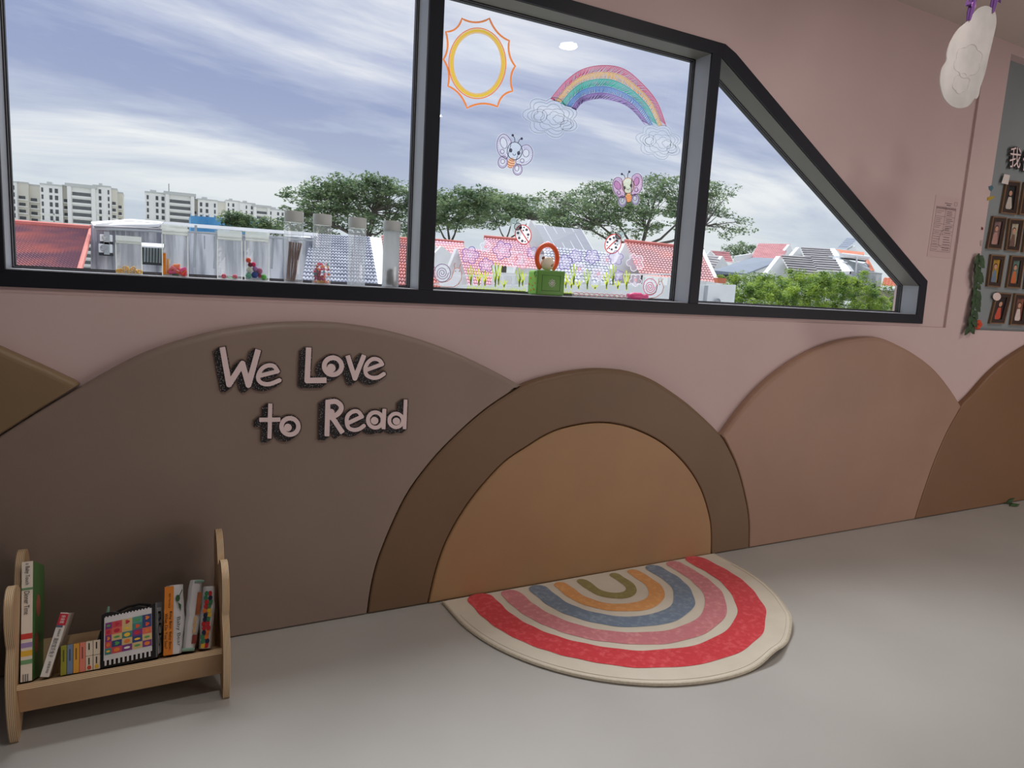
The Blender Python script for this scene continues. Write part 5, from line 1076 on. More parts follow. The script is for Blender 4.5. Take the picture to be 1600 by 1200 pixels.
# pink toy and its clear twisted tube
pk = thing('twist_wand', 'pink toy wand with a clear twisted tube lying on the sill by the toy case', 'toy', (1.5, .075, SZ))
pm = mat('pink_toy_plastic', (236, 92, 150), .4, noise=.05); xs = at(895, 455, .075).x; xe = at(975, 459, .075).x; xm = at(983, 460, .075).x; xf = at(1012, 462, .075).x; zc = SZ+.0135
b = MB(); b.lathe([(.0001, 0), (.006, .001), (.010, .008), (.0135, .020), (.0128, (xf-xm)*.45), (.0135, (xf-xm)*.6), (.007, (xf-xm)*.72), (.0065, (xf-xm)*.8), (.009, (xf-xm)*.88), (.008, (xf-xm)*.98), (.0001, (xf-xm))], (xm, .075, zc), 20, 'x'); obj('handle', b, pm, pk, smooth=True)
b = MB(); b.lathe([(.0001, -.010), (.0075, -.008), (.0085, -.002), (.005, .002)], (xm, .075, zc), 16, 'x'); obj('collar', b, pm, pk, smooth=True)
b = MB(); b.lathe([(.0001, 0), (.0085, .001), (.0085, xm-xs-.012), (.0001, xm-xs-.01)], (xs, .075, SZ+.0095), 16, 'x'); obj('clear_tube', b, PL, pk, smooth=True)
for ph, im in ((0, (226, 110, 130)), (PI, (222, 150, 120))):
    b = MB(); b.tube([(xs+.004+(xm-xs-.02)*t/90, .075+.0058*math.cos(t*.36+ph), SZ+.0095+.0058*math.sin(t*.36+ph)) for t in range(91)], .0011, 5); obj('twisted_cord', b, mat('cord_%d' % im[1], im, .6, noise=.05), pk, smooth=True)
# ------------------------------------------------------------------ bookshelf on the floor, left
M['ply'] = mat('birch_plywood_face', (196, 164, 128), .55, col2=(176, 142, 106), nscale=5, stretch=(1, 6, .7), bump=.05, bscale=120)
pe = mat('birch_plywood_edge', (222, 196, 158), .6); t = pe.node_tree; wv = N('ShaderNodeTexWave', t); tcn = N('ShaderNodeTexCoord', t); wv.bands_direction = 'X'; wv.inputs['Scale'].default_value = 95; wv.inputs['Distortion'].default_value = .4
t.links.new(tcn.outputs['Object'], wv.inputs['Vector']); rr = N('ShaderNodeValToRGB', t); t.links.new(wv.outputs['Fac'], rr.inputs[0]); ramp(rr, [(.25, lin((150, 118, 84))), (.5, lin((226, 200, 162)))]); t.links.new(rr.outputs[0], t.nodes['Principled BSDF'].inputs['Base Color']); M['plye'] = pe
shelf = thing('book_rack', 'low plywood book rack with rounded bear-ear end panels on the floor at left', 'bookshelf', (-.065, -.17, 0))
prof = smoothline([(-.300, .004), (-.316, .05), (-.321, .12), (-.310, .175), (-.288, .212), (-.294, .232), (-.300, .27), (-.290, .315), (-.262, .338), (-.228, .335), (-.200, .318), (-.172, .300), (-.160, .318), (-.140, .348), (-.108, .366), (-.074, .360), (-.052, .330), (-.048, .285), (-.054, .245), (-.060, .225), (-.040, .200), (-.022, .15), (-.018, .08), (-.026, .02), (-.040, .002), (-.075, .003), (-.110, .028), (-.17, .038), (-.225, .028), (-.262, .003), (-.285, 0)], 5, True)
prof = [(p[0], max(p[1], 0.0008)) for p in prof]
for x0, x1 in ((-.291, -.275), (.140, .156)):
    b = MB(); b.cur = 0; n = len(prof); vs = [(x0, y, z) for y, z in prof]+[(x1, y, z) for y, z in prof]
    b.add(vs, [tuple(range(n)), tuple(range(n, 2*n))]); b.cur = 1; b.add([], []) ; o_ = 0
    b.f += [(i, (i+1) % n, n+(i+1) % n, n+i) for i in range(n)]; b.mi += [1]*n
    obj('end_panel', b, ['ply', 'plye'], shelf, smooth=True)
TT = math.radians(25); dc_, ds_ = math.cos(TT), math.sin(TT)      # the seat slopes down to the back, books lean back on it
def sd_(l, h): return (-.290+l*dc_+h*ds_, .1305-l*ds_+h*dc_)
def xprism(name, pts, m__, x0=-.275, x1=.140, **k): b = MB(); b.prism([(x0, y, z) for y, z in pts], (x1-x0, 0, 0)); return obj(name, b, m__, shelf, **k)
xprism('seat_board', [sd_(.002, -.0005), sd_(.196, -.0005), sd_(.196, -.012), sd_(.002, -.012)], 'ply')
xprism('back_board', [sd_(.197, -.012), sd_(.209, -.012), sd_(.209, .085), sd_(.197, .085)], 'ply')
xprism('front_rail', [(-.2895, .118), (-.277, .1125), (-.262, .056), (-.274, .055)], 'ply', bevel=.001)
b = MB(); b.prism([(-.2748, *sd_(0, 0)), (-.2748, *sd_(.003, 0)), (-.2748, *sd_(.003, -.012)), (-.2748, *sd_(0, -.012))], (.4146, 0, 0))
pe2 = mat('plywood_top_edge', (224, 198, 158), .6); t = pe2.node_tree; wv = N('ShaderNodeTexWave', t); tcn = N('ShaderNodeTexCoord', t); wv.bands_direction = 'Z'; wv.inputs['Scale'].default_value = 95; t.links.new(tcn.outputs['Object'], wv.inputs['Vector']); rr = N('ShaderNodeValToRGB', t); t.links.new(wv.outputs['Fac'], rr.inputs[0]); ramp(rr, [(.25, lin((160, 126, 90))), (.5, lin((228, 202, 164)))]); t.links.new(rr.outputs[0], t.nodes['Principled BSDF'].inputs['Base Color'])
obj('rail_edge', b, pe2, shelf, label='layered ply edge of the seat')
BZ = .1310
page = mat('book_pages', (222, 214, 198), .85, noise=.08, nscale=200, stretch=(6, 1, 1))
def cm(name, c, **k): return mat('cover_'+name, c, k.pop('rough', .5), noise=.04, **k)
def rotbox(x, y0, z0, w, d, h, lean, xoff=0):
    """matrix-free leaning block: returns a mapper from local (a,b,c) in block units to the world"""
    ca, sa = math.cos(lean), math.sin(lean)
    def f(a, b_, c): lx, lz = (a-.5)*w, c*h; return Vector((x+lx*ca+lz*sa, y0+b_*d, z0-lx*sa+lz*ca))
    return f
def block(mb, f, a0, a1, b0, b1, c0, c1):
    vs = [f(a, b_, c) for a in (a0, a1) for b_ in (b0, b1) for c in (c0, c1)]; mb.add(vs, [(0, 1, 3, 2), (4, 6, 7, 5), (0, 4, 5, 1), (2, 3, 7, 6), (0, 2, 6, 4), (1, 5, 7, 3)])
def book(name, label, f, cover, spine, group=None, cat='book', t_=.12, origin=None):
    T_ = thing(name, label, cat, tuple(origin if origin is not None else f(.5, .5, 0)), group)
    b = MB(); block(b, f, 0, t_, 0, 1, 0, 1); block(b, f, 1-t_, 1, 0, 1, 0, 1); obj('cover', b, cover, T_)
    b = MB(); block(b, f, 0, 1, -.004, .01, 0, 1); obj('spine', b, spine, T_); b = MB(); block(b, f, t_, 1-t_, .011, .985, .012, .985); obj('pages', b, page, T_); return T_
def spine_text(T_, f, s, c0, c1, m__, a0=.2, a1=.8, name='spine_lettering'):
    """reads downwards along the spine"""
    o = f(a0, -.012, c1); b = MB(); text(b, s, o, f(a0, -.012, c0)-o, f(a1, -.012, c1)-o); obj(name, b, m__, T_, smooth='leaf')
# tall green board book
f = rotbox(-.2600, -.272, BZ+.001, .021, .19, .286, -.012); g1 = book('board_book', 'tall green board book with a cream spine at the left end of the rack', f, cm('green', (84, 132, 72)), cm('cream', (232, 222, 208)), 'books in the plywood rack')
spine_text(g1, f, 'a Baby Touch', .80, .985, 'black', .25, .72); spine_text(g1, f, 'Dinner Time', .55, .745, 'black', .25, .72)
for c0, c1, c in ((.755, .775, (110, 150, 110)), (.345, .39, (206, 62, 56)), (.275, .315, (160, 140, 190)), (.205, .25, (228, 182, 60)), (.14, .175, (110, 160, 110))): b = MB(); block(b, f, .0, 1, -.008, -.003, c0, c1); obj('spine_stripe', b, cm('stripe%d' % int(c0*1000), c), g1, label='coloured spine stripe')
b = MB()
for q in range(3): block(b, f, .22+.2*q, .27+.2*q, -.012, -.004, .0, .06)
obj('page_gaps', b, 'dark_void', g1)
b = MB(); 
for cy_, cz_, ry_, rz_ in ((.45, .62, .18, .10), (.32, .30, .16, .09)):
    b.add([f(1.02, cy_+ry_*math.cos(a), cz_+rz_*math.sin(a)) for a in [2*PI*k/16 for k in range(16)]], [tuple(range(16))])
obj('cover_picture', b, cm('pic', (190, 110, 90)), g1)
# leaning white book
f = rotbox(-.2265, -.272, BZ+.004, .017, .12, .150, .25); g2 = book('picture_book', 'thin white picture book with a red-topped spine, leaning against nothing beside the green book', f, cm('white2', (206, 192, 176)), cm('white', (226, 222, 216)), 'books in the plywood rack')
g2['label'] = 'thin white leaning picture book with a red-topped spine, right of the green book'
b = MB(); block(b, f, 0, 1, -.010, -.002, .80, .985); obj('spine_panel', b, cm('red', (196, 44, 62)), g2, label='red spine panel'); b = MB(); block(b, f, 0, .75, -.010, -.002, .765, .80); obj('spine_panel', b, cm('slate', (84, 96, 120)), g2, label='slate spine panel')
spine_text(g2, f, '亲亲我', .83, .96, 'white', .25, .75); spine_text(g2, f, '我的宝贝兔子', .30, .60, 'black', .2, .75); spine_text(g2, f, '精选绘本', .62, .74, 'black', .4, .7); spine_text(g2, f, '启蒙图书馆', .06, .24, 'black', .45, .75)
# mini books
x = -.197
for c, nm in (((150, 148, 50), 'olive green'), ((112, 134, 164), 'steel blue'), ((222, 160, 60), 'amber'), ((224, 130, 110), 'salmon pink')):
    f = rotbox(x+.006, -.268, BZ, .0112, .055, .070, 0.0); g = book('mini_book', nm+' mini board book in the row of small books', f, cm('m'+nm.replace(' ', ''), c), cm('s'+nm.replace(' ', ''), c), 'mini books in the plywood rack', t_=.2)
    b = MB(); block(b, f, .35, .6, -.010, -.004, .45, .85); obj('spine_print', b, cm('t'+nm.replace(' ', ''), tuple(int(q*.6) for q in c)), g); x += .0122
for cc_, zz, nm in ((0, 0, 'lower left'), (1, 0, 'lower right'), (0, 1, 'upper left'), (1, 1, 'upper right')):
    f = rotbox(x+.007+cc_*.0148, -.268, BZ+.0005+zz*.0355, .0138, .05, .0345, 0); g = book('mini_book', 'cream mini book, %s of the block of four beside the cloth cube' % nm, f, cm('cr%d%d' % (cc_, zz), (216, 200, 176)), cm('crs%d%d' % (cc_, zz), (218, 202, 180)), 'mini books in the plywood rack', t_=.2)
    b = MB(); block(b, f, .38, .56, -.010, -.004, .40, .88); obj('spine_print', b, 'black', g)
    if zz == 0: b = MB(); b.add([f(.5+.3*math.cos(a), -.012, .2+.14*math.sin(a)) for a in [2*PI*k/14 for k in range(14)]], [tuple(range(14))]); obj('spine_picture', b, cm('ap%d' % cc_, (200, 70, 50) if cc_ == 0 else (226, 180, 60)), g)
# cloth cube with food squares
cube = thing('cloth_cube', 'black and white cloth activity cube with a grid of food squares', 'soft toy', (-.055, -.20, BZ)); blk = mat('black_cloth', (16, 15, 17), .9, noise=.2, nscale=80, sheen=.3); whc = mat('white_cloth', (214, 212, 212), .9, noise=.06, nscale=40, sheen=.3)
Cc = {k: at(*v) for k, v in dict(tl=(160, 960, -.272), tr=(239, 943, -.272), br=(240, 1023, -.272), bl=(161, 1044, -.272)).items()}
Cc['bl'].z = max(Cc['bl'].z, BZ+.001); Cc['br'].z = max(Cc['br'].z, BZ+.002)
def cmap(s_, t_, y=-.2725): # s across, t up on the face
    a = Cc['bl'].lerp(Cc['br'], s_); c = Cc['tl'].lerp(Cc['tr'], s_); p = a.lerp(c, t_); return (p.x, y-.003*math.sin(PI*s_)*math.sin(PI*t_), p.z)
b = MB(); g_ = 10; vs = []
for side, y in ((0, -.270), (1, -.150)):
    for j in range(g_+1):
        for i in range(g_+1):
            p = cmap(-.05+(1.1 if side == 0 else 1.24)*i/g_, -.02+1.06*j/g_, y); vs.append((p[0], p[1]+(-.004 if side == 0 else .010)*0, max(p[2], BZ+.0005)+(.004*math.sin(i*1.3) if j == g_ else 0)))
k = (g_+1)**2; fs = []
for sd in (0, k):
    for j in range(g_):
        for i in range(g_): q = sd+j*(g_+1)+i; fs.append((q, q+1, q+g_+2, q+g_+1))
for i in range(g_):
    fs += [(i, i+1, k+i+1, k+i), (g_*(g_+1)+i, g_*(g_+1)+i+1, k+g_*(g_+1)+i+1, k+g_*(g_+1)+i), (i*(g_+1), (i+1)*(g_+1), k+(i+1)*(g_+1), k+i*(g_+1)), (i*(g_+1)+g_, (i+1)*(g_+1)+g_, k+(i+1)*(g_+1)+g_, k+i*(g_+1)+g_)]
b.add(vs, fs); obj('cube_body', b, blk, cube, smooth=True, bevel=0)
def patch(mb, s0, s1, t0, t1, y, n=6):
    vs = [cmap(s0+(s1-s0)*i/n, t0+(t1-t0)*j/n, y) for j in range(n+1) for i in range(n+1)]; mb.add(vs, [(j*(n+1)+i, j*(n+1)+i+1, (j+1)*(n+1)+i+1, (j+1)*(n+1)+i) for j in range(n) for i in range(n)])
b = MB(); patch(b, .01, .97, .13, .97, -.2740); obj('white_panel', b, whc, cube, smooth='leaf')
teeth = MB()
for i in range(11): patch(teeth, .03+.087*i, .03+.087*i+.040, .03, .14, -.2740, 1)
for i in range(14): patch(teeth, .03+.066*i, .03+.066*i+.034, .965, .99, -.2740, 1)
obj('fringe', teeth, whc, cube, smooth='leaf', label='black and white comb fringe', kind='stuff')
pal = [(70, 132, 126), (206, 78, 88), (214, 186, 130), (56, 72, 122), (126, 64, 130), (224, 108, 90), (90, 156, 140)]
gridc = [[0, 1, 4, 2, 4], [1, 3, 2, 3, 2], [4, 2, 0, 4, 5], [1, 5, 2, 0, 3], [4, 1, 2, 6, 3]]
fruit = [(226, 90, 60), (240, 196, 70), (244, 240, 230), (90, 160, 90), (230, 130, 60), (200, 50, 70)]
R_ = random.Random(3); xs_ = [.03, .16, .365, .57, .775, .965]
for r in range(5):
    for c in range(5):
        s0, s1 = xs_[c], xs_[c+1]; t0, t1 = .235+.125*r, .235+.125*(r+1); b = MB(); patch(b, s0, s1, t0, t1, -.2746, 3); q = obj('food_square', b, 'sq%d' % gridc[r][c] if ('sq%d' % gridc[r][c]) in M else M.setdefault('sq%d' % gridc[r][c], mat('square_%d' % gridc[r][c], pal[gridc[r][c]], .85, noise=.06, nscale=60)), cube, smooth='leaf')
        fc = R_.choice(fruit); k_ = tuple(fc); M.setdefault('fr%s' % (k_,), mat('food_%d_%d' % (fc[0], fc[1]), fc, .85, noise=.08, nscale=60)); b = MB(); cs, ct = (s0+s1)/2, (t0+t1)/2; rx, ry = (s1-s0)*.3, .038; sh = R_.choice([0, 1, 2])
        pts = [(cs+rx*math.cos(a)*(1 if sh != 1 else .7+.3*math.cos(3*a)), ct+ry*math.sin(a)*(1 if sh != 2 else .55)) for a in [2*PI*k/16 for k in range(16)]]
        b.add([cmap(p, w, -.2752) for p, w in pts], [tuple(range(16))]); obj('food_picture', b, 'fr%s' % (k_,), q, smooth='leaf')
b = MB(); xr = Cc['br'].x+.0065; zb_, zt_ = BZ+.01, Cc['tr'].z-.006; b.add([(xr+.0025, -.258, zb_), (xr+.0115, -.190, zb_), (xr+.0115, -.190, zt_), (xr+.0025, -.258, zt_)], [(0, 1, 2, 3)]); sp = obj('side_panel', b, whc, cube, smooth='leaf')
b = MB(); text(b, 'BUS', (xr+.0045, -.253, zt_-.01), (0, 0, -.09), (.0065, .05, 0)); obj('side_lettering', b, 'black', cube, smooth='leaf')
b = MB(); b.tube([(-.118, -.24, BZ+.09), (-.126, -.25, BZ+.06), (-.124, -.255, BZ+.03), (-.117, -.26, BZ+.01)], .004, 8); obj('strap', b, blk, cube, smooth=True)
b = MB(); p = cmap(.06, 1.06, -.25); b.tube([p, (p[0]+.002, -.25, p[2]+.016)], [.004, .0025], 8); obj('mint_tag', b, cm('mint', (120, 160, 140)), cube, smooth=True)
b = MB(); pts = [cmap(s_, 1.03, -.20) for s_ in (.2, .45, .7, .95)]; b.tube([(q_[0], -.2, q_[2]+.010*math.sin(i*1.05)) for i, q_ in enumerate(pts)], .0035, 8); obj('top_handle', b, blk, cube, smooth=True)
# cloth books
def cloth(name, label, base, top_, w, y0, y1, m__, bulge=.006, n=8):
    T_ = thing(name, label, 'cloth book', (base[0], (y0+y1)/2, base[1]), 'cloth books in the plywood rack'); b = MB(); d = Vector((top_[0]-base[0], 0, top_[1]-base[1])); s_ = Vector((d.z, 0, -d.x)).normalized()
    R2 = random.Random(len(label)); rings = []
    for j in range(n+1):
        t = j/n; c = Vector((base[0], 0, base[1]))+d*t; ww = w*(.82+.18*math.sin(PI*min(1, max(0, t*1.1-.05))))*(1+R2.uniform(-.06, .06)); wob = R2.uniform(-.0015, .0015)
        rg = []
        for k in range(16):
            a = 2*PI*k/16; px = math.copysign(abs(math.cos(a))**.55, math.cos(a)); py = math.copysign(abs(math.sin(a))**.55, math.sin(a))
            p = c+s_*(px*ww/2+wob); rg.append((p.x, (y0+y1)/2+py*(y1-y0)/2, p.z))
        rings += rg
    fs = [(j*16+k, j*16+(k+1) % 16, (j+1)*16+(k+1) % 16, (j+1)*16+k) for j in range(n) for k in range(16)]+[tuple(range(16)), tuple(range(n*16, n*16+16))]
    b.add(rings, fs); obj('cloth_body', b, m__, T_, smooth=True)
    def fm(a, t, y): c = Vector((base[0], 0, base[1]))+d*t+s_*(a*w/2); return Vector((c.x, y, c.z))
    return T_, fm
def wavy_patch(T_, fm, a0, a1, t0, t1, y, m__, name, n=8, label=None):
    b = MB(); b.add([fm(a, t0+(t1-t0)*j/n, y-.0012*math.sin(PI*j/n)) for j in range(n+1) for a in (a0, a1)], [(2*j, 2*j+1, 2*j+3, 2*j+2) for j in range(n)]); return obj(name, b, m__, T_, smooth='leaf', label=label)
T_, fm = cloth('cloth_book', 'cloth book with an orange spine and black title, right of the cloth cube', (.034, BZ+.003), (.040, .312), .046, -.268, -.14, whc)
org = mat('orange_cloth', (222, 132, 44), .9, noise=.1, nscale=60); wavy_patch(T_, fm, -1.0, -.12, .0, .985, -.2695, org, 'orange_spine', label='orange cloth spine')
b = MB(); o = fm(-.55, .62, -.272); text(b, 'Baby Bear, Baby Bear,', o, fm(-.55, .06, -.272)-o, fm(-.25, .62, -.272)-o); o = fm(-.92, .60, -.272); text(b, 'What Do You See?', o, fm(-.92, .10, -.272)-o, fm(-.64, .60, -.272)-o); o = fm(-.62, .88, -.272); text(b, 'Bill Martin Jr', o, fm(-.62, .66, -.272)-o, fm(-.40, .88, -.272)-o); obj('title_lettering', b, 'black', T_, smooth='leaf')
b = MB(); o = fm(.12, .52, -.2725); text(b, 'Baby Bear', o, fm(.2, .10, -.2725)-o, fm(.55, .53, -.2725)-o); obj('cover_lettering', b, mat('dark_green_print', (44, 56, 44), .9, noise=.1), T_, smooth='leaf')
b = MB(); b.add([fm(.28+.22*math.cos(a), .80+.05*math.sin(a), -.2715) for a in [2*PI*k/12 for k in range(12)]], [tuple(range(12))]); b.add([fm(x_, t__, -.2718) for x_, t__ in ((.3, .74), (.62, .70), (.58, .60), (.42, .66))], [(0, 1, 2, 3)]); ribbon(b, [(.2, .76), (.45, .84), (.7, .92)], .03, lambda x_, y_: fm(x_, y_, -.272)); obj('leaf_print', b, mat('leaf_green_print', (60, 96, 60), .9, noise=.1), T_, smooth='leaf')
T_, fm = cloth('cloth_book', 'rolled white cloth book with mint edges leaning right between the orange and dotted ones', (.067, BZ+.004), (.090, .318), .034, -.266, -.15, whc)
mint = mat('mint_cloth', (128, 164, 146), .9, noise=.1, nscale=60); wavy_patch(T_, fm, -.95, .7, .0, .045, -.2675, mint, 'mint_hem'); wavy_patch(T_, fm, -.3, .95, .955, .995, -.2675, mint, 'mint_hem'); wavy_patch(T_, fm, .25, .85, .50, .82, -.2675, mat('rust_print', (170, 96, 56), .9, noise=.25, nscale=70), 'rust_picture'); wavy_patch(T_, fm, .2, .8, .10, .22, -.2675, mat('maroon_print', (140, 60, 50), .9, noise=.2, nscale=70), 'maroon_picture')
b = MB()
for k in range(3): b.add([fm(.35+.22*math.cos(a), .28+.08*k+.045*math.sin(a), -.2685) for a in [2*PI*q/12 for q in range(12)]], [tuple(range(12))])
obj('animal_print', b, mat('tan_print', (206, 170, 120), .9, noise=.15, nscale=60), T_, smooth='leaf')
T_, fm = cloth('cloth_book', 'white cloth book with a band of coloured dots by the right end panel', (.103, BZ+.003), (.120, .296), .032, -.266, -.17, whc, n=9)
dc = [(196, 40, 44), (36, 40, 70), (60, 130, 90), (226, 186, 60), (60, 130, 160), (200, 44, 48), (230, 120, 50), (38, 42, 72)]
for k in range(26):
    t_ = .05+.90*(k//2)/13; a_ = (-.45 if k % 2 else .12)+.1*math.sin(k); c = dc[(k*3+k//2+k//5) % 8]; mk = 'dot%d_%d' % (c[0], c[1]); M.setdefault(mk, mat(mk, c, .9, noise=.08, nscale=60))
    b = MB(); b.add([fm(a_+.31*math.cos(a), t_+.042*math.sin(a), -.2682-.0002*(k % 2)) for a in [2*PI*q/12 for q in range(12)]], [tuple(range(12))]); obj('dot', b, mk, T_, smooth='leaf', label=None)

for o in list(COL.objects):
    if o.get('group') in ('books in the plywood rack', 'mini books in the plywood rack', 'cloth books in the plywood rack') or o.name.startswith('cloth_cube'):
        p = Vector(o.location)-Vector((0, -.288, BZ)); p.z *= .91; p = Matrix.Rotation(-TT, 3, 'X') @ p
        o.rotation_euler = (-TT, 0, 0); o.scale = (1, 1, .91); o.location = p+Vector((0, -.288, BZ+.0012))
# ------------------------------------------------------------------ right wall: notice, photo board, vine, hanging cloud
c8b = crop(1430, 200, 3.5294)
def pm_(Y):
    def f(u, v, d=0): p = at(u, v, Y); return (p.x, Y+d, p.z)
    return f
W1 = pm_(RY-.0012); note = thing('paper_notice', 'printed paper notice in a clear sleeve on the pink wall right of the window', 'notice', tuple(at(1470, 400, RY)))
q = c8b([(115, 370), (245, 390), (195, 720), (65, 708)]); Y_ = RY-.001
b = MB(); b.prism([pm_(RY-.0014)(*p) for p in q], (0, .0012, 0)); obj('paper', b, mat('notice_paper', (204, 178, 176), .6, noise=.03), note)
def nq(s_, t_): 
    a = np.array(q[0])*(1-s_)+np.array(q[1])*s_; c = np.array(q[3])*(1-s_)+np.array(q[2])*s_; return tuple(a*(1-t_)+c*t_)
b = MB(); W2 = pm_(RY-.0018)
for t_ in (.17, .21, .33, .45, .56, .62, .80, .90): ribbon(b, [nq(.1, t_), nq(.92, t_)], .45, W2)
ribbon(b, [nq(.1, .17), nq(.1, .9)], .4, W2); ribbon(b, [nq(.92, .17), nq(.92, .9)], .4, W2); ribbon(b, [nq(.5, .17), nq(.5, .62)], .4, W2)
ribbon(b, [nq(.1, .19), nq(.92, .19)], 1.6, W2)
ribbon(b, smoothline([nq(*p) for p in ((.85, .5), (.5, .55), (.42, .62), (.40, .78), (.6, .84), (.9, .84))], 6), .5, W2)
ribbon(b, ell(*nq(.88, .10), 2.4, 3.2), .5, W2, True)
obj('table_lines', b, mat('grey_print', (120, 96, 98), .7, noise=.05), note, smooth='leaf')
b = MB(); R_ = random.Random(8)
def tline(s0, t0, wd, ht=.5): ribbon(b, [nq(s0, t0), nq(s0+wd*.5, t0+.001), nq(s0+wd, t0)], ht, W2)
tline(.42, .105, .3, .8); tline(.5, .135, .18, 1.2)
for t_ in (.24, .27, .30, .36, .39, .42, .48, .51, .54, .59, .66, .70, .74, .78, .83, .87):
    if R_.random() < .9: tline(.14, t_, R_.uniform(.18, .3))
    tline(.56, t_, R_.uniform(.2, .32), .8)
obj('lettering', b, mat('dark_print', (84, 64, 66), .7, noise=.05), note, smooth='leaf', kind='stuff')
# photo board
BY = NY; fq = {'top row, first': [(492, 290), (570, 297), (548, 480), (460, 470)], 'top row, second': [(592, 300), (670, 308), (650, 485), (562, 478)], 'second row, first': [(418, 487), (495, 493), (463, 672), (385, 665)], 'second row, second': [(510, 500), (590, 505), (560, 682), (487, 675)],
      'second row, third': [(606, 505), (690, 512), (665, 690), (580, 685)], 'third row, first': [(408, 697), (487, 703), (458, 880), (385, 873)], 'third row, second': [(520, 703), (595, 708), (568, 885), (492, 880)], 'third row, third': [(612, 712), (690, 718), (665, 893), (590, 888)],
      'bottom row, first, tilted': [(440, 905), (523, 912), (480, 1080), (398, 1078)], 'bottom row, second': [(540, 912), (620, 918), (590, 1090), (513, 1085)], 'bottom row, third': [(640, 918), (720, 925), (690, 1095), (612, 1090)]}
bgs = [(34, 40, 40), (150, 90, 80), (150, 120, 120), (206, 196, 170), (120, 70, 70), (206, 160, 60), (110, 140, 130), (60, 110, 70), (50, 40, 44), (150, 96, 76), (90, 80, 90)]
pcs = [(200, 190, 180), (190, 110, 100), (186, 140, 130), (120, 90, 80), (180, 60, 60), (110, 130, 150), (206, 110, 60), (220, 190, 60), (206, 84, 60), (226, 210, 204), (140, 60, 60)]
fm_ = mat('bronze_photo_frame', (58, 42, 36), .5, noise=.15, nscale=40); fe_ = mat('gold_photo_frame_edge', (128, 98, 72), .5, noise=.15, nscale=40)
skin = mat('photo_skin_tone', (200, 150, 124), .7, noise=.05); hair = mat('photo_dark_hair', (36, 28, 26), .7, noise=.05)
for i, (k, q) in enumerate(fq.items()):
    q = c8b(q); c = tuple(sum(p[j] for p in q)/4 for j in (0, 1)); p = at(*c, BY); T_ = thing('photo_frame', 'bronze framed photo on the grey blue board, '+k.replace(',', '')+' from the left', 'picture frame', (p.x, BY, p.z), 'framed photos on the board')
    def qq(s_, t_, y): 
        a = np.array(q[0])*(1-s_)+np.array(q[1])*s_; e = np.array(q[3])*(1-s_)+np.array(q[2])*s_; w = a*(1-t_)+e*t_; v_ = at(w[0], w[1], BY); return (v_.x, y, v_.z)
    def ringf(s0, s1, y0, y1, nm, m__):
        b = MB(); A = [(s0, s0*.6), (1-s0, s0*.6), (1-s0, 1-s0*.6), (s0, 1-s0*.6)]; B_ = [(s1, s1*.6), (1-s1, s1*.6), (1-s1, 1-s1*.6), (s1, 1-s1*.6)]
        for j in range(4):
            l = (j+1) % 4; pts = [qq(*A[j], y0), qq(*A[l], y0), qq(*B_[l], y0), qq(*B_[j], y0)]; b.prism(pts, (0, y1-y0, 0))
        obj(nm, b, m__, T_)
    ringf(0, .06, BY-.012, BY-.0005, 'frame_edge', fe_); ringf(.06, .24, BY-.010, BY-.0005, 'frame', fm_)
    b = MB(); b.add([qq(s_, t_, BY-.004) for s_, t_ in ((.22, .13), (.78, .13), (.78, .87), (.22, .87))], [(0, 1, 2, 3)]); ph = obj('photo', b, mat('photo_ground_%d' % i, bgs[i], .5, col2=tuple(int(x*.6) for x in bgs[i]), nscale=22), T_, smooth='leaf')
    b = MB(); b.add([qq(s_, t_, BY-.0046) for s_, t_ in ((.40, .48), (.60, .48), (.70, .80), (.62, .86), (.36, .86), (.30, .78))], [tuple(range(6))]); obj('clothes', b, mat('photo_clothes_%d' % i, pcs[i], .6, noise=.15, nscale=60), ph, smooth='leaf')
    b = MB(); b.add([qq(.5+.11*math.cos(a), .37+.08*math.sin(a), BY-.0052) for a in [2*PI*j/12 for j in range(12)]], [tuple(range(12))]); obj('face', b, skin, ph, smooth='leaf')
    b = MB(); b.add([qq(.5+.13*math.cos(a), .345+.085*math.sin(a), BY-.0049) for a in [2*PI*j/12 for j in range(12)]], [tuple(range(12))]); obj('hair', b, hair, ph, smooth='leaf')
def sheet(name, label, pts, colr, Y, cat, th=.001, group=None):
    b = MB(); b.prism([pm_(Y)(*p) for p in pts], (0, th, 0)); c = pts[0]; o = obj(name, b, mat(name+'_'+str(int(pts[0][0]*10)), colr, .7, noise=.06, nscale=40), None, origin=at(*c, Y)); tag(o, label, cat, group); return o
sheet('paper_note', 'square white paper note over the top left corner of the first frame', c8b([(492, 254), (523, 260), (512, 312), (476, 304)]), (222, 212, 208), BY-.014, 'paper note')
sheet('paper_note', 'rounded white speech note over the tilted bottom frame', c8b(ell(451, 930, 22, 22, 0, 16)), (226, 206, 200), BY-.014, 'paper note')
sheet('wall_sticker', 'small teal paper cut-out on the pillar edge beside the board', c8b([(405, 322), (425, 316), (432, 330), (420, 350), (408, 340)]), (70, 110, 124), WY-.0015, 'sticker', group='paper cut-outs on the pillar edge')
sheet('wall_sticker', 'small yellow paper cut-out on the pillar edge under the teal one', c8b([(400, 382), (432, 374), (440, 382), (415, 398), (398, 400)]), (176, 150, 40), WY-.0015, 'sticker', group='paper cut-outs on the pillar edge')
sheet('wall_sticker', 'tiny dark red cut-out on the pillar edge above the vine', c8b([(366, 545), (376, 550), (374, 562), (365, 560)]), (110, 44, 44), WY-.0015, 'sticker', group='paper cut-outs on the pillar edge')
sheet('wall_sticker', 'tiny white outlined cut-out on the pillar edge just above the vine', c8b([(360, 620), (372, 618), (368, 652), (358, 648)]), (180, 160, 156), WY-.0015, 'sticker', group='paper cut-outs on the pillar edge')
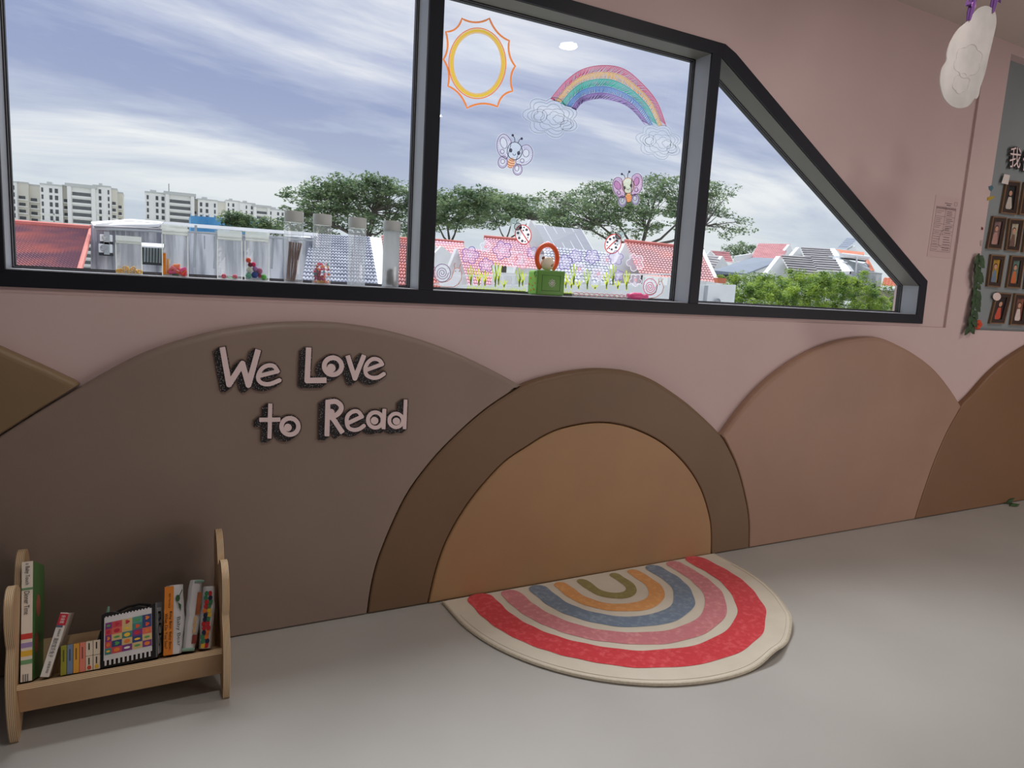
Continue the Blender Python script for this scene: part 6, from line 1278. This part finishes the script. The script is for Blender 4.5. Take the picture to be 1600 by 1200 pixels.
for ch, q, lb in (('我', [(528, 102), (590, 106), (578, 222), (518, 216)], 'first black and white cut-out Chinese character at the head of the board'), ('们', [(600, 122), (662, 128), (648, 240), (588, 234)], 'second black and white cut-out Chinese character cut by the frame edge')):
    q = c8b(q); T_ = thing('character_sign', lb, 'wall sign', tuple(at(*q[3], BY)), 'Chinese title characters on the board')
    o = Vector(pm_(BY-.014)(*q[3])); ex = Vector(pm_(BY-.014)(*q[2]))-o; ey = Vector(pm_(BY-.014)(*q[0]))-o
    for (dx_, dz_, Y, m__, nm) in ((0, 0, 0, 'letter', 'character_face'),):
        b = MB(); text(b, ch, o, ex, ey); n0 = len(b.v); b2 = MB()
        for a, c in ((0, 0), (-.06, -.05), (-.10, -.08), (.03, .03), (.05, -.04), (-.04, .05), (-.03, -.02)):
            b2.add([tuple(Vector(v)+ex*a+ey*c+Vector((0, .004+.0003*(a+c), 0))) for v in b.v], b.f)
        obj('character_face', b, 'letter', T_, smooth='leaf'); obj('glitter_backing', b2, 'glitter', T_, smooth='leaf')
# vine
vn = thing('artificial_vine', 'green artificial leaf garland hanging down the left edge of the board', 'garland', tuple(at(1514, 512, .05))); vm = mat('vine_leaf', (52, 84, 40), .6, col2=(34, 58, 30), nscale=30)
vpts = [c8b([p])[0] for p in ((352, 692), (345, 760), (340, 840), (332, 930), (318, 1020), (302, 1100))]; b = MB(); b.tube([tuple(at(u, v, .03)) for u, v in vpts], .004, 6); obj('stem', b, vm, vn, smooth=True)
R_ = random.Random(12); sm = smoothline(vpts, 5)
for i in range(0, len(sm)):
    u, v = sm[i]; p = at(u, v, .022+R_.uniform(-.006, .006)); s_ = (1 if i % 2 else -1); L_ = .062*R_.uniform(.8, 1.2); d = Vector((s_*.55+.15, R_.uniform(-.2, 0), R_.uniform(-1, -.5))).normalized(); sd = d.cross(Vector((0, 1, 0))).normalized()*L_*.30
    b = MB(); b.add([p, p+d*L_*.35+sd+Vector((0, -.002, 0)), p+d*L_*.75+sd*.7, p+d*L_, p+d*L_*.75-sd*.7, p+d*L_*.35-sd+Vector((0, -.002, 0)), p+d*L_*.5+Vector((0, -.008, 0))], [(0, 1, 6), (1, 2, 6), (2, 3, 6), (3, 4, 6), (4, 5, 6), (5, 0, 6)]); obj('leaf', b, vm, vn, smooth='leaf')
fp = at(1527, 511, .02); fl_ = thing('paper_flower', 'orange red fabric flower at the foot of the garland', 'artificial flower', tuple(fp))
for k in range(5): a = k*2*PI/5; b = MB(); b.ball((fp.x+.022*math.cos(a), fp.y, fp.z+.012+.014*math.sin(a)), .017, 8, 6, (1, .5, .7)); obj('petal', b, mat('flower_orange', (212, 74, 40), .7, noise=.1) if k == 0 else bpy.data.materials['flower_orange'], fl_, smooth=True)
# fallen leaf by the skirting
lf = thing('fallen_leaf', 'dark green artificial leaf on the floor at the foot of the dark brown pad', 'leaf', (4.17, -.03, 0))
for k, (u, v) in enumerate(((1574, 786), (1583, 790))):
    p = onz(u, v, .004); b = MB(); d = Vector((.05, -.01, .03 if k == 0 else .006)); sd = Vector((0, .018, .004)); b.add([p-d*.6, p+sd+Vector((0, 0, .008)), p+d, p-sd+Vector((0, 0, .006)), p+Vector((0, 0, .014))], [(0, 1, 4), (1, 2, 4), (2, 3, 4), (3, 0, 4)]); obj('leaf_blade', b, vm, lf, smooth='leaf')
# hanging translucent cloud
c7 = crop(1400, 0, 4.615); HY = -.60
cl_o = smoothline(c7([(520, 150), (450, 210), (395, 300), (368, 380), (366, 436), (335, 490), (318, 570), (325, 640), (350, 710), (400, 762), (460, 780), (520, 765), (556, 724), (570, 708), (582, 712), (598, 684), (610, 625), (642, 530), (672, 400), (700, 280), (722, 180), (722, 110), (700, 65), (650, 42), (590, 65)]), 4, True)
hc = thing('hanging_cloud', 'translucent white cloud-shaped plastic cut-out hanging by purple pegs, upper right', 'hanging decoration', tuple(at(1520, 20, HY)))
b = MB(); pts = [Vector(pm_(HY)(*p)) for p in cl_o]; b.prism(pts, (0, .0025, 0)); obj('cloud_sheet', b, mat('frosted_white_sheet', (236, 232, 230), .45, col2=(216, 214, 212), nscale=9, translucent=.45), hc)
b = MB()
for c_, s_ in (((520, 440), 1), ((470, 600), .6)):
    lo = [Vector(pm_(HY-.0012)(*p)) for p in c7(cloudline(c_[0], c_[1], 95*s_, 120*s_, .3, 6, .12, 60, 20))]; b.tube(lo+[lo[0]], .0006, 5, cap=False)
obj('embossed_line', b, mat('frosted_line', (232, 228, 226), .5, noise=.02, translucent=.45), hc)
pur = mat('purple_peg_plastic', (112, 70, 140), .4, noise=.08, nscale=30)
for k, (u, v, lb) in enumerate(((1513.5, 30, 'left'), (1550, 18, 'right'))):
    base = Vector(pm_(HY)(u, v)); T_ = thing('clothes_peg', 'purple plastic clothes peg gripping the %s of the hanging cloud' % lb, 'clothes peg', tuple(base), 'purple pegs on the hanging cloud')
    for s_ in (-1, 1): b = MB(); dn = Vector((.012 if k == 0 else .006, 0, .085)); off = Vector((0, s_*.006, 0)); b.tube([base+Vector((0, s_*.003, -.004)), base+dn*.25+off*.8, base+dn*.55+off*.7, base+dn+off*2], [.0035, .0055, .0055, .0045], 8); obj('peg_arm', b, pur, T_, smooth=True)
    b = MB(); cpt = base+Vector((.008, 0, .042)); b.tube([cpt+Vector((.010*math.cos(a), -.004, .008*math.sin(a))) for a in [2*PI*j/12 for j in range(13)]], .002, 6); obj('spring', b, mat('peg_spring', (190, 130, 200), .3, noise=.05), T_, smooth=True)
    b = MB(); 
    sgn = -1 if k == 0 else 1; b.add([tuple(cpt+Vector(q_)) for q_ in ((0, .001, 0), (sgn*.032, .001, .010), (sgn*.034, .001, -.008), (0, .003, -.004), (sgn*.016, -.008, 0))], [(0, 1, 4), (1, 2, 4), (2, 3, 4), (3, 0, 4)]); obj('ribbon_bow', b, pur, T_, smooth='leaf')
    b = MB(); b.tube([base+dn*.9, Vector((base.x+.03, HY, ZC-.001))], .0014, 6); obj('hanging_string', b, 'white', T_)
